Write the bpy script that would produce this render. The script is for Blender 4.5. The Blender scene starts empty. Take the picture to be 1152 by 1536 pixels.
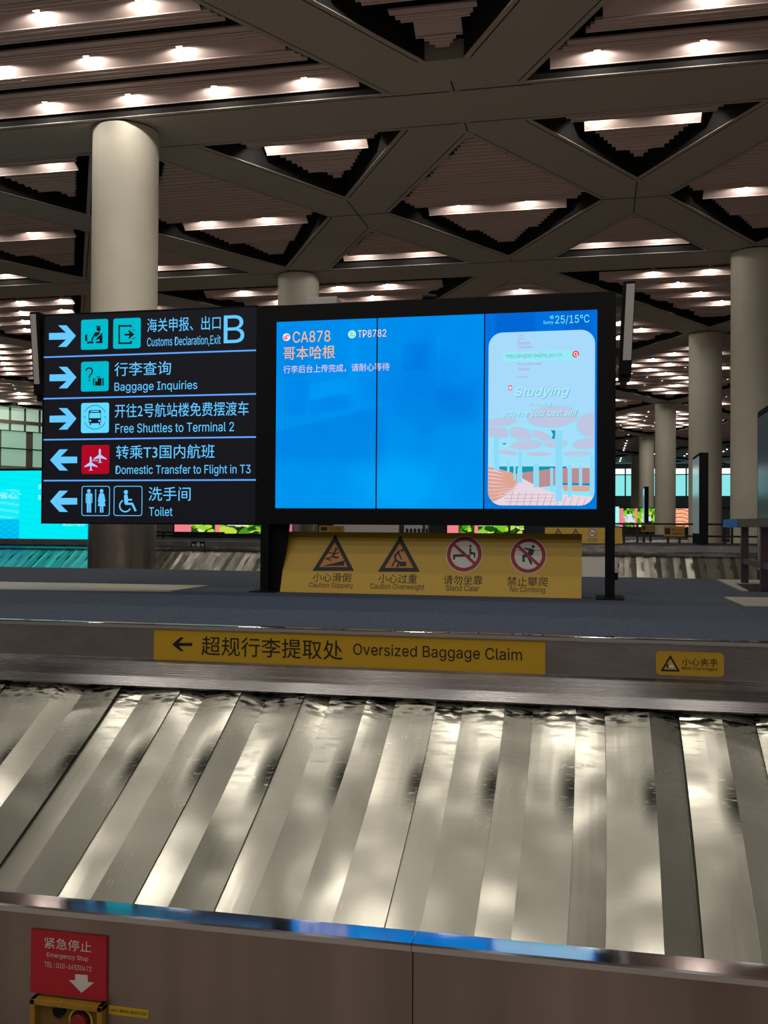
import bpy, math, random
from mathutils import Vector, Matrix
random.seed(7)
SC = bpy.context.scene
COL = SC.collection

# ---------------------------------------------------------------- camera
CZ, FPX = 1.55, 1480.0
YAW, PIT, ROL = math.radians(12.282), math.radians(0.7185), math.radians(0.3713)
Fv = Vector((-math.sin(YAW)*math.cos(PIT), math.cos(YAW)*math.cos(PIT), math.sin(PIT)))
R0 = Vector((math.cos(YAW), math.sin(YAW), 0)); U0 = R0.cross(Fv)
Rv = math.cos(ROL)*R0 + math.sin(ROL)*U0
Uv = math.cos(ROL)*U0 - math.sin(ROL)*R0
EYE = Vector((0, 0, CZ))
cd = bpy.data.cameras.new('camera'); cam = bpy.data.objects.new('camera', cd); COL.objects.link(cam)
M = Matrix((Rv, Uv, -Fv)).transposed().to_4x4(); M.translation = EYE
cam.matrix_world = M
cd.sensor_fit = 'VERTICAL'; cd.sensor_height = 36; cd.lens = 36*FPX/1536
cd.clip_start = .05; cd.clip_end = 400
SC.camera = cam

# ---------------------------------------------------------------- light and exposure
SC.view_settings.view_transform = 'Standard'; SC.view_settings.look = 'None'
SC.view_settings.exposure = 0.0; SC.view_settings.gamma = 1.0; SC.view_settings.use_curve_mapping = False
W = bpy.data.worlds.new('hall_air'); SC.world = W; W.use_nodes = True
W.node_tree.nodes['Background'].inputs[0].default_value = (1.0, .96, .92, 1)
W.node_tree.nodes['Background'].inputs[1].default_value = 0.10
LAMP_W = 32.0            # each visible downlight
HALL_W = 74.0            # each downlight of the same ceiling above and behind the camera
LAMP_COL = (1.0, .95, .86)
H = 8.55                 # underside of the ceiling beams
DX, NX0, NY0 = 6.0711, -2.3023, 16.3401
RY = DX*math.sqrt(3)/2   # row spacing of the beam nodes

def lamp(loc, watts, radius=.05, parent=None, name='lamp', spot=170, tilt=0.):
    l = bpy.data.lights.new(name, 'SPOT'); l.spot_size = math.radians(spot); l.spot_blend = .25; l.energy = watts; l.color = LAMP_COL; l.shadow_soft_size = radius
    o = bpy.data.objects.new(name, l); COL.objects.link(o); o.location = loc; o.rotation_euler = (math.radians(tilt), 0, 0)
    if parent: o.parent = parent
    return o
for j, yy in enumerate((-7.0, -4.2, -1.5, 1.2, 3.9, 6.6, 9.3)):
    for k in range(-4, 3):
        lamp((-.05+2.3*k+(1.15 if j % 2 else 0), yy, H+.05), HALL_W*(.75, .75, .75, .85, 1., 1.15, 1.15)[j], .11, name='hall_downlight_lamp')

# ---------------------------------------------------------------- helpers
def lin(c):
    return tuple((x/255/12.92 if x/255 <= .04045 else ((x/255+.055)/1.055)**2.4) for x in c)
def ray(x, y): return Fv + (x-576)/FPX*Rv - (y-768)/FPX*Uv
def atz(x, y, z): d = ray(x, y); return EYE + d*((z-CZ)/d.z)
def atY(x, y, Y): d = ray(x, y); return EYE + d*(Y/d.y)

class NT:
    def __init__(s, m): s.t = m.node_tree
    def n(s, ty, **kw):
        q = s.t.nodes.new(ty)
        for k, v in kw.items():
            if k.startswith('i_'): q.inputs[k[2:]].default_value = v
            else: setattr(q, k, v)
        return q
    def l(s, a, b): s.t.links.new(a, b)
    def math(s, op, a, b=None, c=None, clamp=False):
        q = s.t.nodes.new('ShaderNodeMath'); q.operation = op; q.use_clamp = clamp
        for i, v in enumerate((a, b, c)):
            if v is None: continue
            if hasattr(v, 'links'): s.l(v, q.inputs[i])
            else: q.inputs[i].default_value = v
        return q.outputs[0]
MATS = {}
def mat(name, rgb=(128,128,128), rough=.5, metal=0., noise=0., nscale=40., bump=0., emit=None, estr=1., lincol=None, spec=.5, stretch=None):
    if name in MATS: return MATS[name]
    m = bpy.data.materials.new(name); m.use_nodes = True; MATS[name] = m
    b = m.node_tree.nodes['Principled BSDF']; c = lincol or lin(rgb)
    b.inputs['Base Color'].default_value = (*c, 1); b.inputs['Roughness'].default_value = rough
    b.inputs['Metallic'].default_value = metal; b.inputs['Specular IOR Level'].default_value = spec
    if emit is not None:
        b.inputs['Emission Color'].default_value = (*lin(emit), 1); b.inputs['Emission Strength'].default_value = estr
    if noise or bump:
        t = NT(m); tc = t.n('ShaderNodeTexCoord'); mp = t.n('ShaderNodeMapping')
        if stretch: mp.inputs['Scale'].default_value = stretch
        nz = t.n('ShaderNodeTexNoise'); nz.inputs['Scale'].default_value = nscale; nz.inputs['Detail'].default_value = 4
        t.l(tc.outputs['Object'], mp.inputs[0]); t.l(mp.outputs[0], nz.inputs['Vector'])
        if noise:
            mx = t.n('ShaderNodeMix', data_type='RGBA', blend_type='MIX')
            mx.inputs[6].default_value = (*[max(0, x*(1-noise)) for x in c], 1); mx.inputs[7].default_value = (*[x*(1+noise) for x in c], 1)
            rp = t.n('ShaderNodeMapRange'); rp.inputs[1].default_value = .3; rp.inputs[2].default_value = .7
            t.l(nz.outputs[0], rp.inputs[0]); t.l(rp.outputs[0], mx.inputs[0]); t.l(mx.outputs[2], b.inputs['Base Color'])
        if bump:
            bp = t.n('ShaderNodeBump'); bp.inputs['Strength'].default_value = bump; bp.inputs['Distance'].default_value = .01
            t.l(nz.outputs[0], bp.inputs['Height']); t.l(bp.outputs[0], b.inputs['Normal'])
    return m
def glow(name, rgb, s=1.0):
    if name in MATS: return MATS[name]
    m = bpy.data.materials.new(name); m.use_nodes = True; MATS[name] = m
    t = m.node_tree; t.nodes.clear()
    e = t.nodes.new('ShaderNodeEmission'); o = t.nodes.new('ShaderNodeOutputMaterial')
    e.inputs[0].default_value = (*lin(rgb), 1); e.inputs[1].default_value = s; t.links.new(e.outputs[0], o.inputs[0])
    return m
def glow_attr(name, s=1.0):
    m = glow(name, (255,255,255), s); t = m.node_tree
    a = t.nodes.new('ShaderNodeAttribute'); a.attribute_name = 'Col'
    t.links.new(a.outputs['Color'], t.nodes['Emission'].inputs[0]); return m

OFF = {}
def put(o, parent=None):
    COL.objects.link(o)
    if parent: o.parent = parent; OFF[o.name] = OFF.get(parent.name, Vector())
    return o
def empty(name, loc, label, cat, group=None):
    o = bpy.data.objects.new(name, None); COL.objects.link(o); o.location = loc; o.empty_display_size = .1
    OFF[o.name] = Vector(loc); return tag(o, label, cat, group)
def tag(o, label=None, cat=None, group=None, kind=None):
    if label: o['label'] = label
    if cat: o['category'] = cat
    if group: o['group'] = group
    if kind: o['kind'] = kind
    return o

class MB:
    def __init__(s): s.v = []; s.f = []; s.m = []; s.texts = []; s.mats = []
    def mi(s, m):
        if m not in s.mats: s.mats.append(m)
        return s.mats.index(m)
    def face(s, pts, m):
        i = len(s.v); s.v += [Vector(p) for p in pts]; s.f.append(tuple(range(i, i+len(pts)))); s.m.append(s.mi(m)); return s
    def box(s, a, b, m):
        x0, y0, z0 = a; x1, y1, z1 = b
        return s.hexa([(x0,y0,z0),(x1,y0,z0),(x1,y1,z0),(x0,y1,z0)], [(x0,y0,z1),(x1,y0,z1),(x1,y1,z1),(x0,y1,z1)], m)
    def hexa(s, lo, hi, m):
        i = len(s.v); s.v += [Vector(p) for p in lo+hi]; n = len(lo)
        fs = [tuple(i+n-1-k for k in range(n)), tuple(i+n+k for k in range(n))]
        fs += [(i+k, i+(k+1) % n, i+n+(k+1) % n, i+n+k) for k in range(n)]
        s.f += fs; s.m += [s.mi(m)]*len(fs); return s
    def prism(s, prof, x0, x1, m):     # prof = (y,z) outline counter-clockwise seen from -X... extruded along X
        return s.hexa([(x0, y, z) for y, z in prof], [(x1, y, z) for y, z in prof], m)
    def cyl(s, c, r, z0, z1, m, n=48, r1=None):
        r1 = r if r1 is None else r1
        lo = [(c[0]+r*math.cos(2*math.pi*k/n), c[1]+r*math.sin(2*math.pi*k/n), z0) for k in range(n)]
        hi = [(c[0]+r1*math.cos(2*math.pi*k/n), c[1]+r1*math.sin(2*math.pi*k/n), z1) for k in range(n)]
        return s.hexa(lo, hi, m)
    def tube(s, a, b, r, m, n=10):
        a, b = Vector(a), Vector(b); d = (b-a).normalized(); q = d.orthogonal().normalized(); w = d.cross(q)
        ring = [q*(r*math.cos(2*math.pi*k/n))+w*(r*math.sin(2*math.pi*k/n)) for k in range(n)]
        return s.hexa([a+v for v in ring], [b+v for v in ring], m)
    def build(s, name, parent=None, smooth=False, bevel=0., label=None):
        for q in s.texts: q.build(name, parent)
        if s.texts and not s.v: return None
        me = bpy.data.meshes.new(name); off = OFF.get(parent.name, Vector()) if parent else Vector()
        me.from_pydata([v-off for v in s.v], [], s.f); me.update()
        for m in s.mats: me.materials.append(m)
        me.polygons.foreach_set('material_index', s.m)
        o = put(bpy.data.objects.new(name, me), parent)
        if smooth:
            me.polygons.foreach_set('use_smooth', [True]*len(me.polygons))
            try: me.set_sharp_from_angle(angle=math.radians(35))
            except Exception: pass
        if bevel:
            b = o.modifiers.new('bevel', 'BEVEL'); b.width = bevel; b.segments = 2; b.limit_method = 'ANGLE'; b.harden_normals = False
        if label: o['label'] = label
        return o

def rebase(o):                       # move a single-mesh thing's origin to the middle of its base
    vs = [v.co for v in o.data.vertices]
    c = Vector(((min(v.x for v in vs)+max(v.x for v in vs))/2, (min(v.y for v in vs)+max(v.y for v in vs))/2, min(v.z for v in vs)))
    o.data.transform(Matrix.Translation(-c)); o.location = o.location + c; return o

FCACHE = {}
try: LATIN = bpy.data.fonts.load(bpy.utils.resource_path('LOCAL')+'/datafiles/fonts/Inter.woff2')
except Exception: LATIN = None
def glyphs(body, bold=0., shear=0.):
    k = (body, bold, shear)
    if k not in FCACHE:
        c = bpy.data.curves.new('t', 'FONT'); c.body = body; c.offset = bold
        if LATIN and not any(ord(q) > 0x2000 for q in body): c.font = LATIN
        c.shear = shear; c.resolution_u = 3
        o = bpy.data.objects.new('t', c); COL.objects.link(o); bpy.context.view_layer.update()
        me = bpy.data.meshes.new_from_object(o.evaluated_get(bpy.context.evaluated_depsgraph_get()))
        FCACHE[k] = ([(v.co.x, v.co.y) for v in me.vertices], [tuple(p.vertices) for p in me.polygons])
        bpy.data.objects.remove(o); bpy.data.meshes.remove(me); bpy.data.curves.remove(c)
    return FCACHE[k]

class Plane:
    """a flat face in the place: origin, two in-plane unit axes, normal towards the viewer; points may be given as picture points"""
    def __init__(s, o, ux, uy):
        s.o = Vector(o); s.ux = Vector(ux).normalized(); s.uy = Vector(uy).normalized(); s.n = s.ux.cross(s.uy)
    def st(s, p):
        d = ray(*p); t = (s.o-EYE).dot(s.n)/d.dot(s.n); w = EYE+d*t-s.o; return w.dot(s.ux), w.dot(s.uy)
    def w(s, a, b, k=0.): return s.o+s.ux*a+s.uy*b+s.n*k
    def poly(s, mb, pts, m, k=.001, raw=False): return mb.face([s.w(*(p if raw else s.st(p)), k) for p in pts], m)
    def rect(s, mb, x0, y0, x1, y1, m, k=.001):
        a, b = s.st((x0, y0)), s.st((x0, y1)); c = s.st((x1, y1))
        return s.poly(mb, [(a[0], a[1]), (b[0], b[1]), (c[0], b[1]), (c[0], a[1])], m, k, True)
    def slab(s, mb, pts, m, k0, k1): return mb.hexa([s.w(*p, k0) for p in pts], [s.w(*p, k1) for p in pts], m)
    def rr(s, x0, y0, x1, y1, rad, n=6):       # rounded rectangle outline in plane units
        a, b = s.st((x0, y0)), s.st((x0, y1)); c = s.st((x1, y1)); L, Rr, T, B = a[0], c[0], a[1], b[1]; out = []
        for cx, cy, a0 in ((Rr-rad, T-rad, 0), (L+rad, T-rad, 90), (L+rad, B+rad, 180), (Rr-rad, B+rad, 270)):
            out += [(cx+rad*math.cos(math.radians(a0+90*i/n)), cy+rad*math.sin(math.radians(a0+90*i/n))) for i in range(n+1)]
        return out
    def ell(s, mb, c, rx, ry, m, k=.001, n=28, a0=0, a1=360):
        o = s.st(c); u = abs(s.st((c[0]+1, c[1]))[0]-o[0]); v = abs(s.st((c[0], c[1]+1))[1]-o[1])
        return s.poly(mb, [(o[0]+rx*u*math.cos(math.radians(a0+(a1-a0)*i/n)), o[1]+ry*v*math.sin(math.radians(a0+(a1-a0)*i/n))) for i in range(n)], m, k, True)
    def stroke(s, mb, pts, wd, m, k=.001, closed=False):       # px polyline, px width
        q = [s.st(p) for p in pts]; u = abs(s.st((pts[0][0]+1, pts[0][1]))[0]-q[0][0])*wd/2
        seg = list(zip(q, q[1:]))+([(q[-1], q[0])] if closed else [])
        for a, b in seg:
            dx, dy = b[0]-a[0], b[1]-a[1]; L = math.hypot(dx, dy) or 1; nx, ny = -dy/L*u, dx/L*u; ex, ey = dx/L*u*.5, dy/L*u*.5
            s.poly(mb, [(a[0]-nx-ex, a[1]-ny-ey), (b[0]-nx+ex, b[1]-ny+ey), (b[0]+nx+ex, b[1]+ny+ey), (a[0]+nx-ex, a[1]+ny-ey)], m, k, True)
    def arc(s, mb, c, r, wd, m, k=.001, a0=0, a1=360, n=28, ry=None):
        ry = ry or r
        pts = [(c[0]+r*math.cos(math.radians(a0+(a1-a0)*i/n)), c[1]-ry*math.sin(math.radians(a0+(a1-a0)*i/n))) for i in range(n+1)]
        s.stroke(mb, pts, wd, m, k)
    def text(s, mb, body, *a, **kw):
        q = MB(); s.ink_text(q, body, *a, **kw); mb.texts.append(q)
    def ink_text(s, mb, body, x0, x1, y0, y1, m, k=.002, bold=0., shear=0.):
        """lettering whose ink fills the box: left px, right px, top and bottom px measured at the left end"""
        cjk = any(ord(q) > 0x2000 for q in body)
        if bold:
            w = abs(s.st((x0+1, y0))[0]-s.st((x0, y0))[0])*(y1-y0)*bold*(.7 if cjk else 1.0)
            o = s.o; s.o = o+s.ux*w; s.ink_text(mb, body, x0, x1, y0, y1, m, k, 0, shear); s.o = o+s.uy*w; s.ink_text(mb, body, x0, x1, y0, y1, m, k+.00005, 0, shear); s.o = o-s.ux*w; s.ink_text(mb, body, x0, x1, y0, y1, m, k+.0001, 0, shear); s.o = o; return
        vs, fs = glyphs(body, 0, shear)
        a, b = s.st((x0, y0)), s.st((x0, y1)); yr = y0; c = s.st((x1, (y0+y1)/2))
        gx0, gx1 = min(v[0] for v in vs), max(v[0] for v in vs); gy0, gy1 = min(v[1] for v in vs), max(v[1] for v in vs)
        i = len(mb.v); j = mb.mi(m)
        for x, y in vs:
            mb.v.append(s.w(a[0]+(x-gx0)/(gx1-gx0)*(c[0]-a[0]), b[1]+(y-gy0)/(gy1-gy0)*(a[1]-b[1]), k))
        for f in fs: mb.f.append(tuple(i+q for q in f)); mb.m.append(j)
    def picture(s, name, parent, x0, y0, x1, y1, nu, nv, fn, m, k=.001, mask=None):
        """a screen image: a fine grid whose cells carry colours of the displayed picture"""
        a, b = s.st((x0, y0)), s.st((x0, y1)); c = s.st((x1, y1)); me = bpy.data.meshes.new(name); off = OFF.get(parent.name, Vector())
        me.from_pydata([s.w(a[0]+(c[0]-a[0])*i/nu, b[1]+(a[1]-b[1])*j/nv, k)-off for j in range(nv+1) for i in range(nu+1)], [],
                       [(j*(nu+1)+i, j*(nu+1)+i+1, (j+1)*(nu+1)+i+1, (j+1)*(nu+1)+i) for j in range(nv) for i in range(nu) if not mask or mask((i+.5)/nu, (j+.5)/nv)])
        at = me.color_attributes.new('Col', 'FLOAT_COLOR', 'POINT'); buf = []
        for j in range(nv+1):
            for i in range(nu+1): buf += [*lin(fn(i/nu, j/nv)), 1]
        at.data.foreach_set('color', buf); me.materials.append(m)
        return put(bpy.data.objects.new(name, me), parent)
def wallplane(Y): return Plane((0, Y, 0), (1, 0, 0), (0, 0, 1))
def Zm(x0, y0, s): return lambda *p: [(x0+a/s, y0+b/s) for a, b in p]

# ---------------------------------------------------------------- materials
beam_m = mat('beam_panel', (172,164,154), .75, noise=.06, nscale=25)
groove_m = mat('joint_shadow_gap', (22,20,19), .9)
slat_m = mat('slat_aluminium_bronze', (206,184,179), .55)
slat_edge = mat('slat_edge_trim', (226,204,196), .4)
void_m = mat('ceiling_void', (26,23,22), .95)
cream = mat('column_cream_paint', (222,214,196), .55, noise=.03, nscale=3)
black_m = mat('black_powder_coat', (13,13,16), .6, spec=.2)
dark_m = mat('dark_steel', (34,34,38), .4, metal=.3)
carpet = mat('charcoal_blue_carpet', (64,71,84), .95, noise=.5, nscale=75, bump=.5)
floor_m = mat('polished_granite', (176,162,152), .28, noise=.12, nscale=30)
yellow = mat('yellow_sign_face', (210,166,32), .38)
yel_dark = mat('yellow_plate_face', (200,158,40), .42)
ink = mat('black_print', (16,15,14), .5)
white_p = mat('white_print', (226,222,214), .5)
red_p = mat('red_print', (190,22,40), .45)
orange_p = mat('amber_print', (214,150,60), .5)
grey_box = mat('grey_housing', (196,192,188), .5)
steel_soft = mat('satin_steel', (176,172,166), .32, metal=1.)

def brushed(name, rgb, rough, along='x', aniso=.5, bumps=.12):
    m = mat(name, rgb, rough, metal=1.); t = NT(m); b = m.node_tree.nodes['Principled BSDF']
    tc = t.n('ShaderNodeTexCoord'); mp = t.n('ShaderNodeMapping')
    mp.inputs['Scale'].default_value = {'x': (1.5, 260, 260), 'z': (220, 220, 1.5)}[along]
    nz = t.n('ShaderNodeTexNoise'); nz.inputs['Scale'].default_value = 1.; nz.inputs['Detail'].default_value = 3
    t.l(tc.outputs['Object'], mp.inputs[0]); t.l(mp.outputs[0], nz.inputs['Vector'])
    n2 = t.n('ShaderNodeTexNoise'); n2.inputs['Scale'].default_value = 2.2; n2.inputs['Detail'].default_value = 3
    t.l(tc.outputs['Object'], n2.inputs['Vector'])
    t.l(t.math('ADD', t.math('MULTIPLY', nz.outputs[0], .16), t.math('MULTIPLY_ADD', n2.outputs[0], .16, rough-.16)), b.inputs['Roughness'])
    bp = t.n('ShaderNodeBump'); bp.inputs['Strength'].default_value = bumps; bp.inputs['Distance'].default_value = .003
    t.l(nz.outputs[0], bp.inputs['Height']); t.l(bp.outputs[0], b.inputs['Normal'])
    b.inputs['Anisotropic'].default_value = aniso; cx = t.n('ShaderNodeCombineXYZ'); cx.inputs[0].default_value = 1.; t.l(cx.outputs[0], b.inputs['Tangent']); b.inputs['Anisotropic Rotation'].default_value = .25 if along == 'x' else 0.
    n3 = t.n('ShaderNodeTexNoise'); n3.inputs['Scale'].default_value = 1.; m3 = t.n('ShaderNodeMapping'); m3.inputs['Scale'].default_value = (5, 5, .25) if along == 'z' else (3, .4, 6)
    t.l(tc.outputs['Object'], m3.inputs[0]); t.l(m3.outputs[0], n3.inputs['Vector'])
    hv = t.n('ShaderNodeHueSaturation'); hv.inputs['Color'].default_value = (*lin(rgb), 1); t.l(t.math('MULTIPLY_ADD', n3.outputs[0], 1.1, .5), hv.inputs['Value']); t.l(hv.outputs[0], b.inputs['Base Color'])
    return m
band_m = brushed('brushed_band_steel', (150,146,146), .26, 'x')
fascia_m = brushed('brushed_fascia_steel', (158,146,140), .34, 'z')
rim_m = mat('bright_rim_steel', (205,206,210), .07, metal=1.)
clad_m = brushed('column_cladding_steel', (150,142,132), .28, 'z')

def plate_material():
    m = mat('worn_carousel_plate', (190,187,174), .3, metal=1.); t = NT(m); b = m.node_tree.nodes['Principled BSDF']
    uv = t.n('ShaderNodeUVMap'); uv.uv_map = 'uv'; sp = t.n('ShaderNodeSeparateXYZ'); t.l(uv.outputs[0], sp.inputs[0])
    oi = t.n('ShaderNodeObjectInfo'); tc = t.n('ShaderNodeTexCoord')
    u, v = sp.outputs[0], sp.outputs[1]; rnd = oi.outputs['Random']
    sh = t.n('ShaderNodeVectorMath', operation='ADD'); t.l(tc.outputs['Object'], sh.inputs[0])
    cb = t.n('ShaderNodeCombineXYZ'); t.l(t.math('MULTIPLY', rnd, 37.), cb.inputs[2]); t.l(cb.outputs[0], sh.inputs[1])
    def noise(scale, stretch=(1,1,1), det=4, rot=0.):
        mp = t.n('ShaderNodeMapping'); mp.inputs['Scale'].default_value = stretch; mp.inputs['Rotation'].default_value = (0, 0, rot)
        nz = t.n('ShaderNodeTexNoise'); nz.inputs['Scale'].default_value = scale; nz.inputs['Detail'].default_value = det
        t.l(sh.outputs[0], mp.inputs[0]); t.l(mp.outputs[0], nz.inputs['Vector']); return nz.outputs[0]
    big = noise(3.6, det=1); fine = noise(9., (14, .8, .8), rot=.12); scr = noise(26., (1, 14, 14), rot=-.7)
    fine2 = noise(16., (1, 10, 10), rot=1.2)
    def band(x, lo, hi, soft):
        a = t.n('ShaderNodeMapRange', interpolation_type='SMOOTHSTEP'); a.inputs[1].default_value = lo-soft; a.inputs[2].default_value = lo+soft; t.l(x, a.inputs[0])
        c = t.n('ShaderNodeMapRange', interpolation_type='SMOOTHSTEP'); c.inputs[1].default_value = hi-soft; c.inputs[2].default_value = hi+soft; c.inputs[3].default_value = 1; c.inputs[4].default_value = 0; t.l(x, c.inputs[0])
        return t.math('MULTIPLY', a.outputs[0], c.outputs[0])
    edge = t.math('MULTIPLY', band(u, .70, 1.6, .24), band(v, .44, .64, .13))
    st1 = t.math('MULTIPLY', edge, t.math('MULTIPLY_ADD', noise(14., (2, 10, 10), 5, .25), 7., -1.9, clamp=True))
    st2 = t.math('MULTIPLY', band(v, .84, 1.4, .05), t.math('MULTIPLY_ADD', noise(9., (2, 6, 6), 5, .15), 6., -2.6, clamp=True))
    low = t.math('MULTIPLY', band(v, .5, 1.2, .3), t.math('MULTIPLY_ADD', noise(12., (1, 5, 5), 5, .15), 2.4, -1.15, clamp=True))
    stain = t.math('MAXIMUM', st1, t.math('MAXIMUM', st2, t.math('MULTIPLY', low, .35)))
    mx = t.n('ShaderNodeMix', data_type='RGBA'); mx.inputs[6].default_value = (*lin((196,193,180)), 1); mx.inputs[7].default_value = (*lin((24,21,17)), 1)
    t.l(stain, mx.inputs[0])
    hv = t.n('ShaderNodeHueSaturation'); t.l(mx.outputs[2], hv.inputs['Color'])
    t.l(t.math('MULTIPLY_ADD', rnd, .46, t.math('MULTIPLY_ADD', fine2, .12, .52)), hv.inputs['Value'])
    t.l(hv.outputs[0], b.inputs['Base Color'])
    ro = t.math('ADD', t.math('MULTIPLY_ADD', big, .14, .13), t.math('MULTIPLY', fine, .06))
    ro = t.math('ADD', ro, t.math('MULTIPLY', stain, .3)); t.l(ro, b.inputs['Roughness'])
    hgt = t.math('ADD', t.math('MULTIPLY', big, 1.6), t.math('ADD', t.math('MULTIPLY', fine, .012), t.math('MULTIPLY', scr, .008)))
    bp = t.n('ShaderNodeBump'); bp.inputs['Strength'].default_value = .3; bp.inputs['Distance'].default_value = .022
    t.l(hgt, bp.inputs['Height']); t.l(bp.outputs[0], b.inputs['Normal'])
    gl = t.n('ShaderNodeBsdfGlossy'); gl.inputs['Roughness'].default_value = .55; t.l(hv.outputs[0], gl.inputs['Color']); ms = t.n('ShaderNodeMixShader'); ms.inputs[0].default_value = .34
    t.l(b.outputs[0], ms.inputs[1]); t.l(gl.outputs[0], ms.inputs[2]); t.l(ms.outputs[0], m.node_tree.nodes['Material Output'].inputs[0])
    return m
plate_m = plate_material()

# ================================================================ SETTING
f = MB(); f.face([(-70,-20,0),(60,-20,0),(60,124,0),(-70,124,0)], floor_m); tag(f.build('floor'), kind='structure')

# ---- ceiling: louvre blades between a triangular net of beams
WD, WH = 1.0, 1.28            # beam widths: diagonal, cross
HROWS = (NY0, NY0+2*RY)
def net(k, Y):                # close net between the cross beams, every other diagonal outside it
    return True if HROWS[0] <= Y <= HROWS[1] else (k % 2 == 0 if Y < HROWS[0] else k % 2 == 1)
def free(Y, xa, xb, gap):
    """parts of a blade at depth Y left open between the beams"""
    if any(abs(Y-h) < WH/2+.1+gap*.4 for h in HROWS): return []
    hw = (WD/2+.1+gap)/math.sin(math.radians(60)); cuts = []
    for fam in (1, -1):
        base = NX0+fam*(Y-NY0)/math.sqrt(3)
        for k in range(int((xa-base)/DX)-1, int((xb-base)/DX)+2):
            if net(k, Y): cuts.append((base+k*DX-hw, base+k*DX+hw))
    cuts.sort(); out = []; x = xa
    for a, b in cuts:
        if a > x: out.append((x, min(a, xb)))
        x = max(x, b)
        if x >= xb: break
    if x < xb: out.append((x, xb))
    return [(a, b) for a, b in out if b-a > .12]
def xrange(Y): return (-.78*max(Y, 8)-4, .26*max(Y, 8)+6)
blades = MB(); ZS = H+.14
def blade(y0, y1, z0, z1, th, m, edge=True, gap=.26):
    xa, xb = xrange(y1)
    for a, b in free((y0+y1)/2, xa, xb, gap):
        blades.hexa([(a,y0,z0),(b,y0,z0),(b,y1,z1),(a,y1,z1)], [(a,y0,z0+th),(b,y0,z0+th),(b,y1,z1+th),(a,y1,z1+th)], m)
        if edge: blades.box((a, y1-.022, z1-.014), (b, y1, z1-.001), slat_edge)
P = 1.36
LROWS = [15.2-1.38*k for k in range(0, 16)] + [28.9+P*k for k in range(0, 66)]
for yl in LROWS:                       # open bays: a lamp slot, a lit board, blades, a dark gap
    fine = yl < 62
    if yl+P*.9 > 118: continue
    if fine:
        blade(yl+.07, yl+.33, ZS+.15, ZS+.0, .02, slat_m)
        for a in (.345, .455, .565): blade(yl+a, yl+a+.09, ZS, ZS, .05, slat_m)
        blade(yl+1.03, yl+1.17, ZS+.08, ZS+.08, .03, slat_m, False)
        for a in (1.18, 1.275): blade(yl+a, yl+a+.08, ZS+.07, ZS+.07, .05, slat_m)
    else:
        blade(yl+.07, yl+.36, ZS+.15, ZS, .02, slat_m, False); blade(yl+.37, yl+.66, ZS, ZS, .05, slat_m, False); blade(yl+1.05, yl+1.3, ZS+.1, ZS+.1, .04, slat_m, False)
GP = 1.13; MIDL = (17.95, 22.25, 25.72)
for q in MIDL: blade(q+.05, q+.29, ZS+.19, ZS+.05, .02, slat_m)
y = HROWS[0]+.62
for g in range(9):                     # close-set bay between the two cross beams
    for s in range(8):
        yy = 17.02+g*GP+s*.13
        if yy > HROWS[1]-.6: break
        if any(q-.24 < yy < q+.30 for q in MIDL): continue
        dz = -.02*s
        blade(yy, yy+.1, ZS+.16+dz, ZS+.16+dz-.016, .03, slat_m)
tag(blades.build('ceiling'), kind='structure')
v = MB(); v.box((-95,-8,9.7), (40,120,9.8), void_m); tag(v.build('ceiling'), kind='structure')

def beam_strip(mb, a, b, w, z):
    a, b = Vector((*a, 0)), Vector((*b, 0)); d = (b-a).normalized(); n = Vector((-d.y, d.x, 0))
    def sec(o0, o1, z0, z1, m):
        q = [a+n*o0, b+n*o0, b+n*o1, a+n*o1]; mb.hexa([Vector((p.x,p.y,z0)) for p in q], [Vector((p.x,p.y,z1)) for p in q], m)
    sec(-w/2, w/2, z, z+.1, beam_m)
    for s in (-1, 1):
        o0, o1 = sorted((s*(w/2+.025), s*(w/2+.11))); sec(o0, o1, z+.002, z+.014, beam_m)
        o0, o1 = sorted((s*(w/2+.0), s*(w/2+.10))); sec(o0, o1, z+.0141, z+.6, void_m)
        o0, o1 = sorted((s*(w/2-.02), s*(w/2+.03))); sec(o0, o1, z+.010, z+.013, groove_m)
n_beam = 0
def add_beam(a, b, w, z):
    global n_beam; n_beam += 1
    mb = MB(); beam_strip(mb, a, b, w, z); tag(mb.build('trim_%d' % n_beam), kind='structure')
for h in HROWS: add_beam((-34, h), (16, h), WH, H-.004)
YA, YB = -8, 117
for fam, zo in ((1, 0.), (-1, .003)):
    for k in range(-24, 26):
        # clip each diagonal to the part of the ceiling in reach of the view
        seg = []
        for i in range(0, 1001):
            Y = YA+(YB-YA)*i/1000; X = NX0+k*DX+fam*(Y-NY0)/math.sqrt(3); xa, xb = xrange(Y)
            if xa-1 <= X <= xb+1 and net(k, Y): seg.append((X, Y))
            elif seg:
                if len(seg) > 2: add_beam(seg[0], seg[-1], WD, H+zo)
                seg = []
        if len(seg) > 2: add_beam(seg[0], seg[-1], WD, H+zo)
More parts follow.
